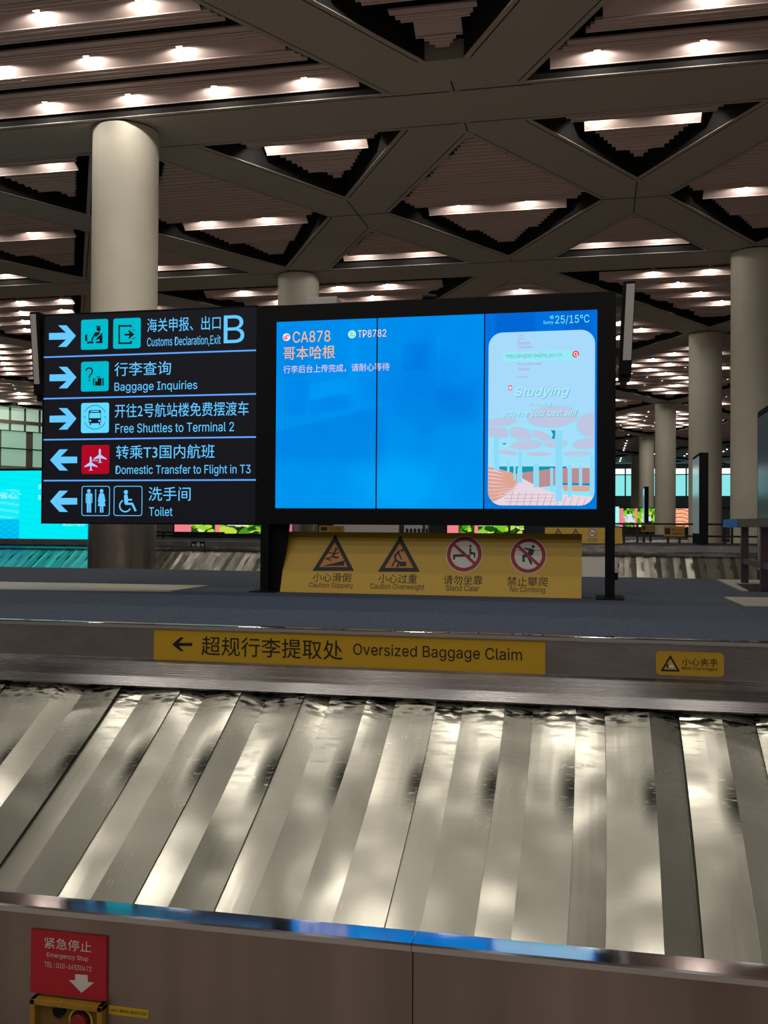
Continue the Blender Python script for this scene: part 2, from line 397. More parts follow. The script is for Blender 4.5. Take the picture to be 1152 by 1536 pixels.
# joint lines and infill panels at the nodes
jm = MB()
def jline(a, b, w=.022, z=H-.0062):
    a, b = Vector((*a, z)), Vector((*b, z)); d = (b-a).normalized(); n = Vector((-d.y, d.x, 0))*w/2
    jm.face([a-n, a+n, b+n, b-n], groove_m)
for row in range(0, 5):
    for k in range(-3, 3):
        nx = NX0+k*DX+(DX/2 if row % 2 else 0); ny = NY0+row*RY; s3 = math.sqrt(3)
        if row in (0, 2):
            for sy in ((-1, 1) if k % 2 == (row//2) else ((1,) if row == 0 else (-1,))):
                for sx in (-1, 1):
                    jline((nx+sx*.09, ny+sy*WH/2), (nx+sx*1.25, ny+sy*WH/2))
                jline((nx, ny+sy*WH/2), (nx, ny+sy*1.02))
            if row == 0 and k % 2 == 0: jm.hexa([(nx-.62,ny-1.72,H+.001),(nx+.62,ny-1.72,H+.001),(nx,ny-.6,H+.001)], [(nx-.62,ny-1.72,H+.3),(nx+.62,ny-1.72,H+.3),(nx,ny-.6,H+.3)], beam_m)
        else:
            jline((nx-1.1, ny), (nx+1.1, ny)); jline((nx, ny-1.0), (nx, ny+1.0))
tag(jm.build('trim_90'), kind='structure')

# ---- far wall with its lit window band
fw = MB(); fw.box((-75,118,0), (45,118.4,5.05), mat('far_wall_grey', (150,158,156), .6)); fw.box((-75,118,8.2), (45,118.4,9.7), mat('far_wall_grey'))
for z in (3.6, 2.2): fw.box((-75,117.9,z), (45,118,z+.12), dark_m)
tag(fw.build('wall_back'), kind='structure')
pane_hi = glow('window_daylight', (232,252,252), 1.3); pane_lo = glow('window_cyan_glass', (140,232,232), 1.0)
for i in range(12):
    xa = -14+i*3.4
    w_ = MB(); w_.face([(xa,118.1,5.05),(xa+3.4,118.1,5.05),(xa+3.4,118.1,7.5),(xa,118.1,7.5)], pane_lo)
    w_.face([(xa,118.1,7.5),(xa+3.4,118.1,7.5),(xa+3.4,118.1,8.3),(xa,118.1,8.3)], pane_hi)
    o = tag(w_.build('window_%d' % (i+1)), kind='structure')
    w_ = MB(); w_.box((xa-.08,117.95,5.0), (xa+.08,118.2,8.3), grey_box); w_.box((xa,117.95,7.45), (xa+3.4,118.15,7.57), grey_box); w_.build('window_frame', o)

# ---- green glass partition running away on the left
p0 = atz(0, 610, H); gd = Vector((math.cos(math.radians(60)), math.sin(math.radians(60)), 0)); gn = Vector((gd.y, -gd.x, 0))
GP_ = Plane((p0.x, p0.y, 0), gd, (0, 0, 1)); gz = lambda yy: GP_.st((0, yy))[1]
glass_hi = mat('pale_glass_panel', (168,184,166), .12, emit=(132,158,140), estr=1.1); glass_lo = mat('green_glass_panel', (140,168,150), .1, emit=(112,146,128), estr=1.1)  # emission put into the glass so the panels read as lit
brown_m = mat('brown_transom', (112,104,92), .5); dgreen = mat('dark_green_line', (36,84,64), .4)
g = MB()
def gslab(s0, s1, z0, z1, m, k=0.): g.hexa([GP_.w(*p, k) for p in ((s0,z0),(s1,z0),(s1,z1),(s0,z1))], [GP_.w(*p, k+.08) for p in ((s0,z0),(s1,z0),(s1,z1),(s0,z1))], m)
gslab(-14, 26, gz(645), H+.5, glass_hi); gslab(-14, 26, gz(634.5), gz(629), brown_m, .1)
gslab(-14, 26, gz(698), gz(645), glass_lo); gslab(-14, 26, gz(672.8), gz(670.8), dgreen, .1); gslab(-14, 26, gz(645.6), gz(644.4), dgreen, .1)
gslab(-14, 26, 0, gz(698), mat('grey_plinth', (140,140,134), .6))
ms = [GP_.st((px, 630))[0] for px in (14, 36.5, 58.5)]; st_ = ms[1]-ms[0]
for k in range(-4, 8): gslab(ms[0]+k*st_-.07, ms[0]+k*st_+.07, gz(645), H+.5, mat('grey_green_mullion', (96,108,96), .5), .01)
s0 = GP_.st((43, 670))[0]
for k in range(-2, 4): gslab(s0+k*st_*2.1-.22, s0+k*st_*2.1+.22, 0, gz(645), brown_m, .02)
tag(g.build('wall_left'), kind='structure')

# ---- round columns
def column(x, y, label, r=.578, clad=2.3):
    if x > 0: clad = .12
    t = empty('round_column', (x, y, 0), label, 'column', 'round columns of the hall')
    c = MB(); c.cyl((x, y), r, clad, H-.03, cream, 64); c.build('shaft', t, True)
    c = MB(); c.cyl((x, y), r+.012, .0, clad, clad_m, 64); c.build('steel_cladding', t, True)
    c = MB(); c.cyl((x, y), r-.03, H-.035, H+.02, groove_m, 48); c.build('shadow_joint', t, True)
column(-8.3, 16.2, 'thick cream column rising behind the black wayfinding panel on the left')
column(-8.3, 26.6, 'cream column seen just above the left corner of the display cabinet')
column(3.86, 26.5, 'widest shaded column rising right behind the blue-taped barrier and large dark totem')
column(3.76, 37.4, 'second column from the right edge, behind the slim black totem')
column(3.7, 58.4, 'pinkish third column of the receding right-hand row, in front of the produce screen')
column(3.62, 79.4, 'fourth column of the receding right-hand row, behind the thin distant totem')
column(3.7, 101, 'farthest and thinnest column of the receding right-hand row')

# ================================================================ BAGGAGE CAROUSELS
SL = math.tan(math.radians(28.1)); PITCH = .2445
def plate(parent, x0, x1, Yr, name, wide, k):
    y0, y1 = Yr+.055, Yr+1.02; z0 = .436; n = 8; vs = []; uvs = []; fs = []
    tl = (random.uniform(-.007, .007)+(.005 if wide else -.006)); lift = .007 if wide else .0
    off = OFF[parent.name]
    for i in range(n+1):
        t_ = i/n; bow = .006*math.sin(math.pi*t_)
        for j in range(5):
            q = j/4; x = x0+(x1-x0)*q+bow
            z = z0+(y0+(y1-y0)*t_-y0)*SL+lift+tl*(q-.5)*2+.0006*math.sin(math.pi*q)
            vs.append(Vector((x, y0+(y1-y0)*t_, z))-off); uvs.append((q+(0 if wide else 3), t_))
    for i in range(n):
        for j in range(4): a = i*5+j; fs.append((a, a+1, a+6, a+5))
    me = bpy.data.meshes.new(name); me.from_pydata(vs, [], fs); me.materials.append(plate_m)
    ul = me.uv_layers.new(name='uv')
    for lp in me.loops: ul.data[lp.index].uv = uvs[lp.vertex_index]
    o = put(bpy.data.objects.new(name, me), parent)
    sd = o.modifiers.new('thickness', 'SOLIDIFY'); sd.thickness = .004; sd.offset = -1
    return o
def carousel(label, X0, X1, Yr, Yd, runs, seams=(), rest=()):
    t = empty('baggage_carousel', ((X0+X1)/2, Yr, 0), label, 'baggage carousel')
    Yb = Yr+1.065; zt = 1.152
    edges = [X0, *seams, X1]
    for a, b in zip(edges, edges[1:]):
        c = MB(); c.box((a+.0015, Yr+.02, .09), (b-.0015, Yr+.05, .43), fascia_m); c.build('fascia_panel', t)
        c = MB(); c.prism([(Yr, .432), (Yr+.068, .432), (Yr+.068, .4505), (Yr+.0675, .4592), (Yr+.004, .4521), (Yr, .447)], a+.001, b-.001, rim_m); c.build('bumper_rim', t, True)
    c = MB(); c.box((X0, Yr+.09, 0), (X1, Yr+.13, .1), dark_m); c.build('kick_plate', t)
    for a, b in runs:
        for k in range(math.floor((a+.081)/PITCH), math.ceil((b+.081)/PITCH)):
            bx = -.081+PITCH*k
            plate(t, bx-.1425, bx+.004, Yr, 'carousel_plate', True, k); plate(t, bx-.004, bx+.106, Yr, 'carousel_plate', False, k)
    for a, b in rest:
        c = MB(); 
        for k in range(math.floor((a+.081)/PITCH), math.ceil((b+.081)/PITCH)):
            bx = -.081+PITCH*k
            for q0, q1, l in ((-.1425, .004, .007), (-.004, .106, 0.)):
                tl = random.uniform(-.006, .006)
                c.face([(bx+q0, Yr+.055, .436+l-tl), (bx+q1, Yr+.055, .436+l+tl), (bx+q1, Yr+1.02, .436+.965*SL+l+tl), (bx+q0, Yr+1.02, .436+.965*SL+l-tl)], steel_soft)
        tag(c.build('plate_run', t), kind='stuff')
    c = MB(); c.prism([(Yr+.93, .928), (Yr+.945, .918), (Yr+1.08, 1.0), (Yr+1.08, 1.018), (Yr+1.06, 1.013)], X0, X1, band_m); c.build('top_lip', t)
    c = MB(); c.box((X0, Yb, .4), (X1, Yb+.03, 1.132), band_m); c.build('upper_fascia', t)
    c = MB(); c.box((X0, Yb-.014, 1.132), (X1, Yb+.03, zt), rim_m); c.build('edge_trim', t, bevel=.004)
    c = MB(); c.box((X0, Yb+.03, 1.05), (X1, Yd, 1.15), carpet); c.build('carpeted_deck', t)
    c = MB(); c.box((X0, Yd, .4), (X1, Yd+.03, zt), band_m)
    c.face([(X0, Yd+.03, .95), (X1, Yd+.03, .95), (X1, Yd+1.0, .44), (X0, Yd+1.0, .44)], steel_soft); c.box((X0, Yd+1.0, .05), (X1, Yd+1.05, .45), fascia_m)
    c.build('rear_slope', t)
    return t
NEAR = carousel('large stainless baggage carousel with sloping worn metal plates and the Oversized Baggage Claim sign', -6.2, 2.6, 2.555, 7.83, ((-3.6, 1.4),), seams=(-3.9, -.475), rest=((-6.1, -3.7), (1.5, 2.5)))
carousel('distant baggage carousel with metal plates seen beneath the wayfinding panel and beyond the right leg', -26, 9, 20.3, 24.8, ((-14.6, -7.2), (.6, 4.6)), rest=((-25, -14.8), (-7, .4), (4.7, 8.8)))
carousel('farthest baggage carousel, a thin metal strip behind the yellow barrier signs', -26, 12, 41.5, 47, (), rest=((-25, 11.5),))

# metal floor plates let into the deck
def deckplate(name, pts, label, m, h=.006):
    c = MB(); q = [atz(*p, 1.152) for p in pts]; q = [Vector((p.x, p.y, 1.1505)) for p in q]
    c.hexa(q[::-1], [p+Vector((0,0,h)) for p in q[::-1]], m); return tag(rebase(c.build(name)), label, 'metal plate')
deckplate('deck_hatch', [(-60,873), (0,873.5), (313,879), (255,887.3), (0,884.4), (-60,884)], 'long bright metal strip on the dark carpet below the wayfinding panel', mat('hatch_steel', (214,208,194), .42, metal=.7))
deckplate('deck_hatch', [(1086,896.4), (1230,898), (1230,911), (1115.5,909.5)], 'bright metal plate on the carpet at the right edge, nearest the camera', mat('hatch_steel', (214,208,194), .42, metal=.7))
deckplate('deck_hatch', [(1075,870), (1240,872), (1240,876.5), (1102,875.6), (1123,887), (1113,887)], 'bent metal edging around the dark opening under the right-hand barrier', mat('hatch_steel', (214,208,194), .42, metal=.7))
deckplate('deck_opening', [(1103,876.2), (1240,877.2), (1240,887.5), (1124,887)], 'black opening in the carpet beneath the right-hand barrier posts', mat('opening_black', (12,12,13), .8), .002)

# yellow sign along the upper fascia
YB_ = 2.555+1.065
PB = wallplane(YB_-.006)
def slab_sign(name, x0, y0, x1, y1, label, face, cat='sign', Y=YB_, rad=0., th=.006):
    pl = wallplane(Y-th); t = empty(name, pl.w(*pl.st(((x0+x1)/2, y1)), -th), label, cat)
    pts = pl.rr(x0, y0, x1, y1, rad) if rad else [(pl.st((x1,y0))[0], pl.st((x0,y0))[1]), (pl.st((x0,y0))[0], pl.st((x0,y0))[1]), (pl.st((x0,y0))[0], pl.st((x0,y1))[1]), (pl.st((x1,y0))[0], pl.st((x0,y1))[1])]
    c = MB(); pl.slab(c, pts, face, -th+.0005, 0); c.build('sign_plate', t); return t, pl
t, pl = slab_sign('claim_sign', 231, 940, 818, 990.3, 'long yellow sign reading Oversized Baggage Claim on the carousel edge', yellow)
c = MB(); z2 = Zm(0, 920, 2)
pl.poly(c, z2((517,93),(541,72),(552,72),(536,88.5),(577,88.5),(577,97.5),(536,97.5),(552,113),(541,113)), ink, .0012); c.build('arrow', t)
c = MB(); pl.text(c, '超规行李提取处', 302.5, 514, 954, 982.5, ink, .0012, .012); pl.text(c, 'Oversized Baggage Claim', 530, 783, 964.8, 986.6, ink, .0012, .008); c.build('lettering', t)
t, pl = slab_sign('finger_warning_sign', 984, 976, 1086, 1012, 'small rounded yellow Mind Your Fingers plate on the steel band at right', yel_dark, rad=.016, th=.004)
c = MB(); z5 = Zm(960, 960, 7.68)
pl.poly(c, z5((348,170),(460,362),(238,358)), ink, .0008); pl.poly(c, z5((348,212),(425,342),(272,339)), mat('pale_yellow_print', (196,170,84), .5), .0014)
pl.poly(c, z5((303,290),(325,268),(328,330),(310,316)), ink, .002); pl.rect(c, 960+330/7.68, 960+285/7.68, 960+392/7.68, 960+318/7.68, white_p, .002); c.build('warning_triangle', t)
c = MB(); pl.text(c, '小心夹手', 1023, 1076.8, 986.6, 998, ink, .001, .02); pl.text(c, 'Mind Your Fingers', 1023, 1076, 999.6, 1005.4, ink, .001, .02); c.build('lettering', t)

# emergency stop plate and box on the front fascia
YF = 2.575
t, pl = slab_sign('emergency_stop_sign', 46.5, 1394.5, 160, 1488, 'red Emergency Stop sign with white arrow low on the carousel front', red_p, Y=YF, th=.008)
z4 = Zm(0, 1380, 4.8)
c = MB(); pl.text(c, '紧急停止', 67, 137.5, 1405, 1421.5, white_p, .0012, .0); pl.text(c, 'Emergency Stop', 70.8, 132.7, 1428, 1436.5, white_p, .0012); pl.text(c, 'TEL : 010-64530472', 67, 137.5, 1442, 1449.5, white_p, .0012); c.build('lettering', t)
c = MB(); pl.poly(c, z4((542,388),(542,432),(497,430),(588,523),(678,450),(633,444),(633,395)), white_p, .0012); c.build('arrow', t)
plb = wallplane(YF); xl, xr = plb.st((52.5, 1490))[0], plb.st((160, 1496))[0]; zt_ = .194; zb_ = zt_-.19
t = empty('emergency_stop_box', ((xl+xr)/2, YF, zb_), 'yellow emergency stop box with red button under the red sign', 'emergency switch')
ybx = mat('amber_box_paint', (170,124,30), .5, noise=.1, nscale=30); yin = mat('amber_box_recess', (120,92,34), .55)
c = MB(); fr = .016
for a, b in (((xl, zt_-fr), (xr, zt_)), ((xl, zb_), (xr, zb_+fr)), ((xl, zb_), (xl+fr, zt_)), ((xr-fr, zb_), (xr, zt_))): c.box((a[0], YF-.028, a[1]), (b[0], YF+.0, b[1]), ybx)
c.build('cover_frame', t, bevel=.002)
c = MB(); c.box((xl+fr, YF-.008, zb_+fr), (xr-fr, YF-.001, zt_-fr), yin); c.build('back_panel', t)
def ycyl(px, py, r, y0, y1, m, name, par, n=32, rin=None):
    q = atY(px, py, YF-.01); c = MB()
    lo = [(q.x+r*math.cos(2*math.pi*k/n), y0, q.z+r*math.sin(2*math.pi*k/n)) for k in range(n)]
    hi = [(x, y1, z) for x, _, z in lo]
    c.hexa(lo[::-1], hi[::-1], m); return c.build(name, par, True, .0015)
ycyl(90, 1515, .018, YF-.02, YF-.008, black_m, 'reset_button', t)
ycyl(121.5, 1531, .037, YF-.012, YF-.008, mat('stop_ring_yellow', (226,206,40), .4), 'button_ring', t)
ycyl(121.5, 1531, .032, YF-.0135, YF-.012, mat('stop_recess', (40,20,16), .5), 'button_collar', t)
ycyl(121.5, 1531, .024, YF-.03, YF-.0135, mat('stop_red', (150,24,30), .4), 'stop_button', t)
ycyl(98, 1499.5, .004, YF-.03, YF-.027, steel_soft, 'cover_screw', t, 12)
t, pl = slab_sign('inventory_tag', 163.5, 1508, 223, 1521, 'thin yellow tag with tiny print right of the emergency stop box', mat('tag_yellow', (206,170,40), .5), Y=YF, th=.002)
c = MB(); pl.text(c, '64091, BR0902, KB293-0138', 166, 220, 1512.5, 1517.5, ink, .0008, .02); c.build('lettering', t)

# ================================================================ INFORMATION STAND
YP = 5.5; PP = wallplane(YP)
XL, XM, XR, ZB, ZT = -3.355, -1.968, .088, 1.547, 2.828
T = empty('information_stand', (-.93, YP, 1.15), 'tall black sign stand with backlit wayfinding panel and blue video screens on the deck', 'information display')
led = mat('wayfinding_panel_black', (18,19,26), .5, spec=.25, emit=(26,28,38), estr=.35)
lb = glow('backlit_pale_blue', (100,198,255), 1.05); sepm = glow('backlit_line_blue', (96,168,255), 1.0); teal = glow('backlit_teal', (0,188,206), 1.0); lbi = glow('backlit_ice_blue', (96,214,255), 1.05)
redb = glow('backlit_red', (176,10,36), 1.0); inkd = mat('pictogram_black', (20,24,34), .4)
c = MB(); c.box((XL, YP, ZB), (XM-.004, YP+.09, ZT), led); pan = c.build('wayfinding_panel', T, bevel=.004)
c = MB(); c.box((XL-.004, YP+.02, ZB-.006), (XM, YP+.1, ZB), black_m); c.box((XL-.006, YP-.004, ZB-.006), (XL, YP+.1, ZT+.006), black_m); c.box((XL-.006, YP-.004, ZT), (XM, YP+.1, ZT+.006), black_m); c.build('panel_frame', pan)
c = MB()
for y in (592+5.4, 0): pass
for yl_ in (536, 598.2, 659.7, 721): PP.rect(c, 65.5, yl_-1.1, 384, yl_+1.1, sepm, .0015)
c.build('divider_line', pan)
z3 = Zm(40, 440, 3.2)
def arrow(pts):
    c = MB(); PP.poly(c, pts, lb, .0015); c.build('arrow', pan)
for y0 in (0, 200, 398):
    dx = 0 if y0 == 0 else 2.5; dy = 0 if y0 == 0 else y0-1
    arrow(z3(*[(x+dx, y+dy) for x, y in ((108,191),(190,189),(152,154),(192,154),(237,204),(193,257),(152,257),(190,222),(108,223))]))
for y0 in (0, 198.5): arrow(z3(*[(x, y+y0) for x, y in ((113,800),(158,749),(199,749),(163,784),(243,784),(243,815),(163,816),(199,851),(158,850))]))
c = MB()
tx = lambda s, x0, x1, y0, y1, b=.0: PP.text(c, s, x0, x1, y0, y1, lb, .0016, b)
tx('海关申报、出口', 221, 331, 478, 498.5, .012); tx('Customs Declaration,Exit', 221, 331, 506.5, 522.5, .016); tx('B', 336, 366.6, 473.5, 515, .014)
tx('行李查询', 172, 256.6, 544, 564.4, .014); tx('Baggage Inquiries', 172, 296, 573.8, 590, .016)
tx('开往2号航站楼免费摆渡车', 172.8, 373, 606, 626.8, .012); tx('Free Shuttles to Terminal 2', 173.4, 351, 635.6, 649.5, .014)
tx('转乘T3国内航班', 174.4, 322, 668, 688.6, .014); tx('Domestic Transfer to Flight in T3', 173.8, 376, 698, 714.6, .014)
tx('洗手间', 223, 286, 730.4, 751.2, .014); tx('Toilet', 223.8, 258.8, 760.5, 774, .016)
c.build('lettering', pan)
def icon(x0, y0, x1, y1, m):
    c = MB(); c.face([PP.w(*p, .0015) for p in PP.rr(x0, y0, x1, y1, .014)], m); return c
K = .0024
# customs officer at a bag
zz = Zm(60, 460, 6.776)
c = icon(122, 480, 162, 525, teal)
PP.poly(c, zz((460,285),(482,283),(482,350),(460,352)), inkd, K); PP.poly(c, zz((482,354),(545,352),(545,374),(482,376)), inkd, K)
PP.poly(c, zz((518,345),(560,262),(612,258),(610,275),(572,310),(556,300),(536,346)), inkd, K); PP.poly(c, zz((560,340),(636,262),(638,372),(568,372),(568,356),(606,352),(606,330),(575,338)), inkd, K)
PP.ell(c, zz((598,230))[0], 3.1, 3.3, inkd, K); PP.poly(c, zz((570,197),(618,195),(618,206),(570,208)), inkd, K); PP.poly(c, zz((574,212),(616,210),(618,220),(574,221)), inkd, K); c.build('customs_pictogram', pan)
c = icon(170.3, 478.2, 211, 523.5, teal)
for q in (((798,188),(933,186),(933,212),(920,212),(920,205),(815,206),(815,364),(920,362),(920,346),(935,346),(935,380),(800,382)), ((862,276),(912,274),(896,243),(914,241),(962,282),(916,324),(898,324),(912,294),(862,296)), ((934,232),(938,228),(978,244),(974,249)), ((934,328),(972,309),(976,314),(938,334))): PP.poly(c, zz(*q), inkd, K)
c.build('exit_pictogram', pan)
c = icon(122, 543, 163, 587.5, teal)
PP.arc(c, (133.9, 557), 4.9, 1.9, inkd, K, 170, -50, 14, 5); PP.stroke(c, [(137.3,560.8), (134.6,564.2), (134.3,567.2)], 1.9, inkd, K); PP.ell(c, (134.3, 570.6), 1.2, 1.2, inkd, K, 12)
PP.poly(c, zz((540,728),(553,727),(553,804),(542,804)), inkd, K); PP.poly(c, zz((562,728),(568,727),(568,760),(586,760),(586,727),(628,726),(628,803),(562,804)), inkd, K); PP.poly(c, zz((636,726),(650,726),(650,803),(636,803)), inkd, K); PP.stroke(c, zz((582,724),(582,711),(606,710),(608,723)), .9, inkd, K); c.build('baggage_pictogram', pan)
zb = Zm(60, 600, 6.776)
c = icon(122, 604.7, 163.4, 649.7, lbi); bus = mat('bus_navy', (18,40,86), .4); tl_ = glow('backlit_line_teal', (0,130,160), .8)
cc = zb((560,176))[0]
for a in ((25, 155), (205, 335)): PP.arc(c, cc, 16.8, .9, tl_, K, *a, 20, 17.8)
for q in (((497,115),(512,103),(608,101),(622,112),(622,222),(612,236),(612,258),(604,258),(602,236),(520,238),(518,258),(509,258),(508,240),(496,226)),): PP.poly(c, zb(*q), bus, K)
PP.poly(c, zb((506,132),(616,130),(618,184),(504,186)), lbi, K+.0006); PP.poly(c, zb((516,110),(602,108),(602,120),(516,122)), lbi, K+.0006)
for q in (512, 606): PP.ell(c, zb((q,212))[0], 1.6, 1.6, lbi, K+.0006, 12)
for q in (455, 664): PP.rect(c, *zb((q-14,166))[0], *zb((q+14,170))[0], tl_, K); PP.rect(c, *zb((q-14,182))[0], *zb((q+14,186))[0], tl_, K)
c.build('shuttle_pictogram', pan)
c = icon(122.8, 667.8, 164, 711, redb); pk = glow('backlit_pale_pink', (190,206,255), .95)
pln = ((609,494),(620,506),(620,556),(678,596),(680,606),(620,590),(618,626),(636,638),(610,637),(590,641),(606,626),(604,592),(545,606),(548,594),(600,556),(600,506))
PP.poly(c, zb(*pln), pk, K); PP.poly(c, zb(*[(x-93, y+78) for x, y in pln]), pk, K)
for q in range(530, 600, 14): PP.rect(c, *zb((q,612))[0], *zb((q+8,622))[0], pk, K)
c.build('transfer_pictogram', pan)
def outline(x0, x1):
    c = MB(); a = PP.rr(x0, 729, x1, 773.8, .016); b = PP.rr(x0+1, 730, x1-1, 772.8, .013)
    for i in range(len(a)):
        j = (i+1) % len(a); c.face([PP.w(*a[i], .0015), PP.w(*a[j], .0015), PP.w(*b[j], .0015), PP.w(*b[i], .0015)], lb)
    return c
c = outline(122.8, 164.7)
PP.ell(c, zb((499,925))[0], 2.7, 2.9, lb, K, 16); PP.poly(c, zb((468,960),(480,947),(520,947),(534,960),(534,1046),(526,1048),(524,975),(521,975),(522,1144),(502,1144),(501,1052),(498,1052),(497,1144),(478,1144),(478,975),(475,975),(474,1048),(466,1046)), lb, K)
PP.rect(c, *zb((563,908))[0], *zb((570,1144))[0], lb, K)
PP.ell(c, zb((628,925))[0], 2.7, 2.9, lb, K, 16); PP.poly(c, zb((604,958),(612,947),(644,947),(654,958),(668,1030),(660,1036),(645,980),(668,1078),(646,1078),(646,1144),(632,1144),(631,1080),(626,1080),(625,1144),(611,1144),(611,1078),(590,1078),(612,980),(597,1036),(589,1030)), lb, K); c.build('toilet_pictogram', pan)
c = outline(171, 213.4)
PP.ell(c, zb((875,936))[0], 3.1, 3.1, lb, K, 16); PP.poly(c, zb((856,972),(868,958),(888,960),(894,975),(896,1006),(938,1006),(938,1022),(896,1022),(896,1044),(946,1044),(984,1126),(966,1134),(932,1066),(870,1066),(860,1050)), lb, K)
PP.arc(c, zb((868,1076))[0], 8.3, 1.9, lb, K, 118, 330, 20, 8.8); c.build('wheelchair_pictogram', pan)

# display cabinet with three upright screens
c = MB(); zlo, zhi = 1.641, 2.732; sx = (-1.853, -1.2445, -.6285, -.012); D = .16
c.box((XM, YP, ZB), (sx[0], YP+D, ZT), black_m); c.box((sx[3], YP, ZB), (XR, YP+D, ZT), black_m)
c.box((sx[0], YP, ZB), (sx[3], YP+D, zlo), black_m); c.box((sx[0], YP, zhi), (sx[3], YP+D, ZT), black_m); c.box((sx[0], YP+.03, zlo), (sx[3], YP+D, zhi), black_m)
cab = c.build('display_cabinet', T)
scr_m = glow_attr('screen_picture', 1.0)
def sm(a, b, x): x = min(1, max(0, (x-a)/(b-a))); return x*x*(3-2*x)
def soft(u, v, x0, x1, y0, y1, e=.02): return sm(x0-e, x0+e, u)*(1-sm(x1-e, x1+e, u))*sm(y0-e, y0+e, v)*(1-sm(y1-e, y1+e, v))
def blue_img(U, V):                     # U over both left screens, V up
    r, g_, b = 0, 148-8*V, 238-2*V
    d = 0.
    d -= 14*sm(.42, .0, abs((U-.72)*1.1)+abs(V-.62)*.9)
    d += 16*sm(.30, .05, math.hypot((U-.60)*.9, (V-.12)*1.3))
    d -= 10*(1-sm(.0, .02, (V-.40)-(U*.24)))*(1-sm(.50, .56, U))*sm(.2, .3, V)
    d += 9*soft(U, V, .17, .36, .58+.16*(U-.17), .66+.16*(U-.17), .008)
    d -= 7*soft(U, V, .17, .40, .50+.16*(U-.17), .57+.16*(U-.17), .012)
    d += 6*soft(U, V, .36, .41, .52, .98, .012); d -= 6*soft(U, V, .04, .16, .5, .92, .02)
    d -= 8*soft(U, V, .62, .74, .72, .86, .01); d += 5*soft(U, V, .78, .8, .62, .9, .01)
    d -= 12*soft(U, V, .80, .98, .45, .62, .06); d += 4*math.sin(U*31+V*9)*math.sin(V*23-U*7)*.4
    return (0, max(0, g_+d), max(0, min(255, b+d*.7)))
SW = sx[2]-sx[0]
def spx(x, z): p = Vector((x, YP, z))-EYE; d = p.dot(Fv); return 576+FPX*p.dot(Rv)/d, 768-FPX*p.dot(Uv)/d
for i in range(2):
    a, b = sx[i]+.0035, sx[i+1]-.0035; A, B = spx(a, zhi), spx(a, zlo); C_ = spx(b, zlo)
    PP.picture('screen', cab, A[0], A[1], C_[0], B[1], 90, 160, lambda u, v, a=a, b=b: blue_img((a-sx[0]+u*(b-a))/SW, v), scr_m, -.004)
def side_img(u, v):
    d = 10*soft(u, v, .1, .45, .88, 1.1, .02)+8*soft(u, v, .7, .95, .88, 1.2, .02)
    return (0, 112-d+10*(1-v), 222-d)
a, b = sx[2]+.0035, sx[3]; A, B, C_ = spx(a, zhi), spx(a, zlo), spx(b, zlo)
PP.picture('screen', cab, A[0], A[1], C_[0], B[1], 60, 100, side_img, scr_m, -.004)
c = MB()
for x in sx[1:3]: c.box((x-.0035, YP-.001, zlo), (x+.0035, YP+.03, zhi), ink)
c.build('screen_bezel', cab)
org = glow('screen_amber', (255,190,116), 1.0); pkt = glow('screen_pale_pink', (226,206,232), 1.0); mint = glow('screen_mint', (176,246,226), 1.0); wht = glow('screen_white', (255,240,246), 1.0); rdt = glow('screen_red', (232,60,84), 1.0)
c = MB(); PP.text(c, 'CA878', 439.3, 495.4, 497.5, 514.2, org, .0, .016); PP.text(c, '哥本哈根', 425.2, 502.3, 520.2, 540, org, .0, .022); PP.text(c, 'TP8782', 536.7, 579.4, 495.4, 506.4, glow('screen_cream', (255,222,196), 1.), .0, .022)
PP.text(c, '行李后台上传完成，请耐心等待', 425.2, 584.2, 548.4, 560.4, pkt, .0, .008); c.build('flight_lettering', cab)
c = MB(); PP.ell(c, (429.8,505.8), 5.7, 5.7, wht, 0.); PP.arc(c, (428.4,506.2), 2.6, 1.5, rdt, .0005, 150, 330, 10); PP.arc(c, (431.2,505.4), 2.6, 1.4, rdt, .0005, 20, 210, 10); PP.stroke(c, [(429.6,503.2), (429.6,509)], 1., rdt, .0005); c.build('airline_emblem', cab)
c = MB(); PP.ell(c, (528,501.5), 6., 6., mint, 0.); PP.text(c, 'TP', 524.6, 529.2, 498.6, 502, mat('emblem_green', (30,120,90), .5, emit=(40,130,100), estr=.6), .0005, .03); PP.rect(c, 524.2, 503.4, 532, 504.2, rdt, .0005); c.build('airline_emblem', cab)
c = MB(); wm = glow('screen_aqua', (120,240,240), 1.); PP.text(c, '25/15°C', 833, 884, 473.2, 487, wm, 0., .02); PP.text(c, '晴', 825, 830.4, 473.3, 479, wm, 0., .03); PP.text(c, 'Sunny', 815, 830, 481, 487.6, wm, 0., .03); c.build('weather_lettering', cab)
# advert card on the third screen
z6 = Zm(700, 460, 4.8); cardr = .078
cl = PP.rr(733, 499.4, 891.7, 758, cardr, 10); cx0, cx1 = min(p[0] for p in cl), max(p[0] for p in cl); cy0, cy1 = min(p[1] for p in cl), max(p[1] for p in cl)
def inside(u, v):
    x = (u-.5)*(cx1-cx0); y = (v-.5)*(cy1-cy0); qx = abs(x)-(cx1-cx0)/2+cardr; qy = abs(y)-(cy1-cy0)/2+cardr
    return math.hypot(max(qx, 0), max(qy, 0)) <= cardr or (qx <= 0 or qy <= 0)
rr_ = random.Random(3)
def card_img(u, v):
    y = 1430-v*1250; x = 158+u*762                       # zoom coordinates of the card
    top = (176, 222, 252); c0 = [top[0]-20*v, top[1]-2*u, top[2]]
    c0 = [170+8*u, 216-4*u+8*(1-v), 250]
    def mixc(c, k): return [c0[i]*(1-k)+c[i]*k for i in range(3)]
    if y > 1150:
        c0 = mixc((236,206,214), sm(1150, 1260, y))
    if y > 880 and y < 1170: c0 = mixc((160,218,240), .8)
    return c0
